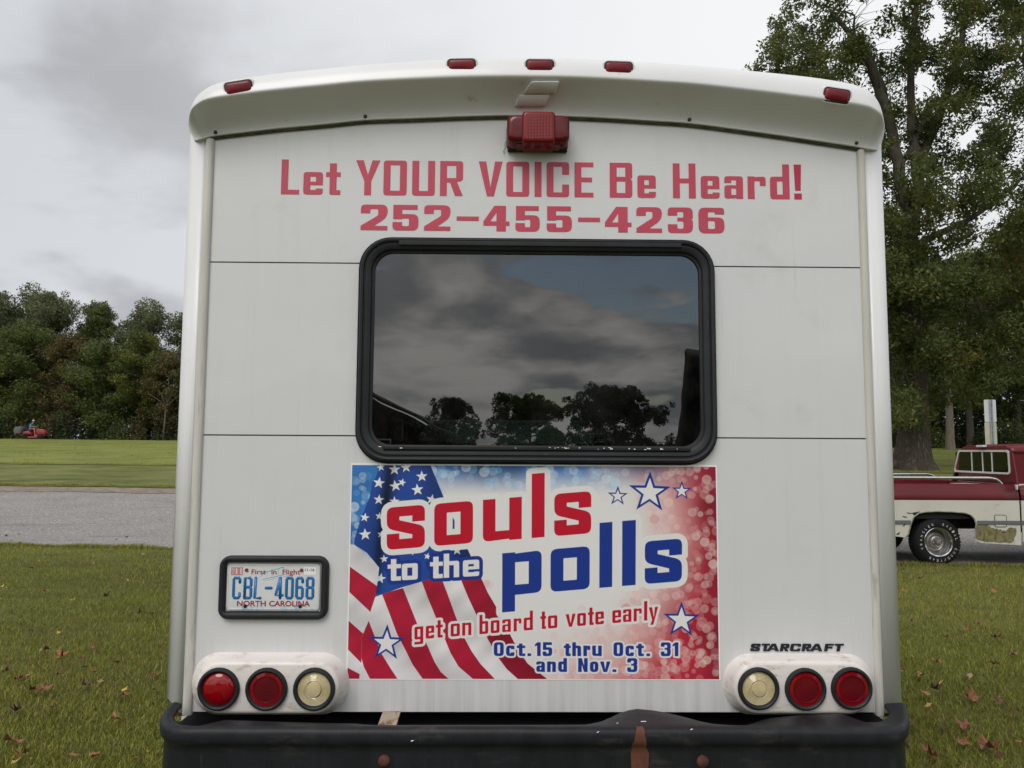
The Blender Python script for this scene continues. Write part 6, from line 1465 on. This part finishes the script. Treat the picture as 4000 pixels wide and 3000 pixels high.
for s in (-1, 1):
    k = len(J); J += [(.14, s * .17, .55, .06), (.17, s * .24, .34, .043), (.40, s * .20, .31, .034), (.46, s * .17, .31, .030)]; E += [(2, k), (k, k + 1), (k + 1, k + 2), (k + 2, k + 3)]
    k = len(J); J += [(.05, s * .11, .08, .085), (.46, s * .17, .13, .068), (.52, s * .17, -.30, .045), (.54, s * .17, -.44, .038), (.66, s * .18, -.47, .035)]; E += [(0, k), (k, k + 1), (k + 1, k + 2), (k + 2, k + 3), (k + 3, k + 4)]
body = skin('body', J, E, M_skin, pr)
skin('shirt', [(0, 0, .14, .17, .155), (.03, 0, .30, .155, .175), (.14, 0, .54, .155, .185), (.15, 0, .585, .10, .12)] + [(.14, .18, .55, .08), (.165, .235, .40, .065), (.14, -.18, .55, .08), (.165, -.235, .40, .065)], [(0, 1), (1, 2), (2, 3), (2, 4), (4, 5), (2, 6), (6, 7)], mat('blue_cloth', (.035, .19, .44), .8, var=.15, vscale=9), pr)
skin('shorts', [(0, 0, .09, .165, .16), (.05, .11, .08, .10), (.40, .16, .125, .088), (.05, -.11, .08, .10), (.40, -.16, .125, .088)], [(0, 1), (1, 2), (0, 3), (3, 4)], mat('brown_cloth', (.14, .07, .05), .85), pr)
latheo('cap', [(.098, 0), (.102, .02), (.095, .06), (.065, .10), (.002, .115)], (.235, 0, .83), mat('pale_cap', (.55, .53, .45), .8), pr, axis='Z', seg=20)
bm = bmesh.new(); loft(bm, [[(.29, y, .838) for y in (-.07, 0, .07)], [(.36, y, .828) for y in (-.06, 0, .06)], [(.40, y, .820) for y in (-.03, 0, .03)]], False); o = bmo('cap_visor', bm, mat('pale_visor', (.5, .48, .4), .8), pr); o.modifiers.new('t', 'SOLIDIFY').thickness = .008
bm = bmesh.new(); tube_bm(bm, [(.312, 0, .80), (.334, 0, .768), (.312, 0, .762)], [.008, .013, .008], 6); bmo('nose', bm, M_skin, pr, smooth='all')
for s in (-1, 1):
    bm = bmesh.new(); bmesh.ops.create_uvsphere(bm, u_segments=8, v_segments=6, radius=.011, matrix=Matrix.Translation((.305, s * .032, .795))); bmo('eye', bm, M_ink, pr)
    bm = bmesh.new(); bmesh.ops.create_uvsphere(bm, u_segments=8, v_segments=6, radius=.024, matrix=Matrix.Translation((.235, s * .080, .785)) @ Matrix.Diagonal((.7, .4, 1.2, 1))); bmo('ear', bm, M_skin, pr)
    bm = bmesh.new(); loft(bm, [[(.44 + x, s * .17 + y, .30 + z) for y, z in rrect(-.04, -.016, .04, .016, .014, 3)] for x in (0, .05, .09)], True, True, True)
    for k in range(4): tube_bm(bm, [(.52, s * .17 - .03 + .02 * k, .305), (.555, s * .17 - .03 + .02 * k, .30 + .005 * (k % 2)), (.56, s * .17 - .03 + .02 * k, .272), (.54, s * .17 - .03 + .02 * k, .262)], .0095, 6)
    tube_bm(bm, [(.46, s * .13, .30), (.50, s * .115, .285), (.535, s * .12, .275)], .011, 6); bmo('glove', bm, mat('yellow_green_glove', (.33, .34, .10), .8), pr, smooth='all')
    bm = bmesh.new(); rg = [[(x, s * .18 + y, z) for y, z in rrect(-w, -.52, w, -.52 + h, .02, 3)] for x, w, h in ((.50, .035, .09), (.56, .045, .11), (.68, .05, .07), (.76, .03, .05))]; loft(bm, rg, True, True, True); bmo('shoe', bm, mat('grey_shoe', (.3, .3, .3), .7), pr, smooth='all')

# ================================================================ BEHIND THE CAMERA (seen in the bus window)
M_brick = mat('dark_brick_wall', (.035, .020, .017), .9, var=.3, vscale=6, bump=.3, bscale=20); M_shing = mat('charcoal_shingles', (.022, .021, .021), .9, var=.35, vscale=8, bump=.5, bscale=25)
hx, hy = -3.6, -36.0
hs = empty('brick_house', (-9.2, hy, 0), label='dark brick house with sloping shingle roof reflected at lower left of the bus window', cat='house')
bm = bmesh.new(); box(bm, -6.5, -9, 0, 6.0, 0, 2.5); bmo('wall', bm, M_brick, hs)
bm = bmesh.new(); loft(bm, [[(-7.1, y, 2.35), (0, y, 5.6), (6.9, y, 2.15), (6.9, y, 2.30), (0, y, 5.78), (-7.1, y, 2.50)] for y in (.5, -9.5)], True, True, True); bmo('roof', bm, M_shing, hs)
bm = bmesh.new(); v = [bm.verts.new(p) for p in ((-6.5, .0, 2.5), (6.0, .0, 2.5), (0, .0, 5.55))]; bm.faces.new(v); bmo('gable', bm, M_brick, hs)
for x in (-3.5, 2.5):
    w_ = boxo('window', (x, .01, .9), (x + 1.1, .05, 2.1), M_sil, hs); boxo('pane', (x + .06, .052, .96), (x + 1.04, .056, 2.04), M_dark2, w_)
boxo('door', (-.5, .01, 0), (.45, .05, 2.05), mat('dark_red_door', (.12, .02, .02), .5), hs)
for i, (x, y, H, R_, lb, thin) in enumerate(((-2.9, -42, 4.3, 1.9, 'small dark tree beside the house roof in the bus window reflection', 1), (1.5, -40, 4.4, 2.5, 'middle leafy tree with ragged top in the bus window reflection', 0), (6.3, -40, 5.1, 2.8, 'largest round tree right of the centre in the bus window reflection', 0))):
    root, _ = tree('yard_tree', (x, y, 0), H, .16, (.6, H, R_), F_dark if i != 1 else F_mid, M_bark2, .075, lb, 'trees in the yard behind the photographer', seed=600 + i, limbs=34, per=1500, squash=.9, cl=.62, tvar=.6)
vn = empty('reflection_blocker', (3.72, -7.4, 0), rz=math.radians(20), label='dark van-like blocker added behind the photographer, reflected at the right end of the bus window', cat='stand-in')  # made-up dark body, put here to block sky in the window reflection
M_vp = mat('black_blocker_paint', (.010, .010, .011), .6, spec=.2)
bm = bmesh.new(); rg = []
for y, sx, zt in ((0, .93, 2.85), (-.12, 1.0, 3.0), (-5.2, 1.0, 3.02), (-5.4, .95, 2.8)):
    w = 1.62 * sx; rg.append([(-w, y, .45), (-w - .05, y, 1.0), (-w + .02, y, 1.5), (-w + .21, y, zt - .03), (-w + .24, y, zt), (w - .27, y, zt - .3), (w - .17, y, zt - .4), (w - .02, y, 1.5), (w + .05, y, 1.0), (w, y, .45)])
loft(bm, rg, True, True, True); bmo('body', bm, M_vp, vn, smooth='all')
bm = bmesh.new(); v = [bm.verts.new(p) for p in ((-1.4, .03, 1.45), (1.4, .03, 1.45), (1.2, .0, 2.3), (-1.2, .0, 2.3))]; bm.faces.new(v); bmo('windshield', bm, M_dark2, vn)
boxo('bumper', (-1.55, .02, .4), (1.55, .14, .62), M_dark2, vn, bevel=.03)
for s in (-1, 1):
    latheo('headlight', [(.11, 0), (.11, .05), (.002, .07)], (s * 1.2, .02, .95), M_clear, vn, seg=16)
    for y in (-.9, -4.3): latheo('wheel', [(.02, -.12), (.38, -.12), (.42, -.08), (.42, .08), (.38, .12), (.02, .12)], (s * 1.48, y, .42), M_tyre, vn, axis='X', seg=24)
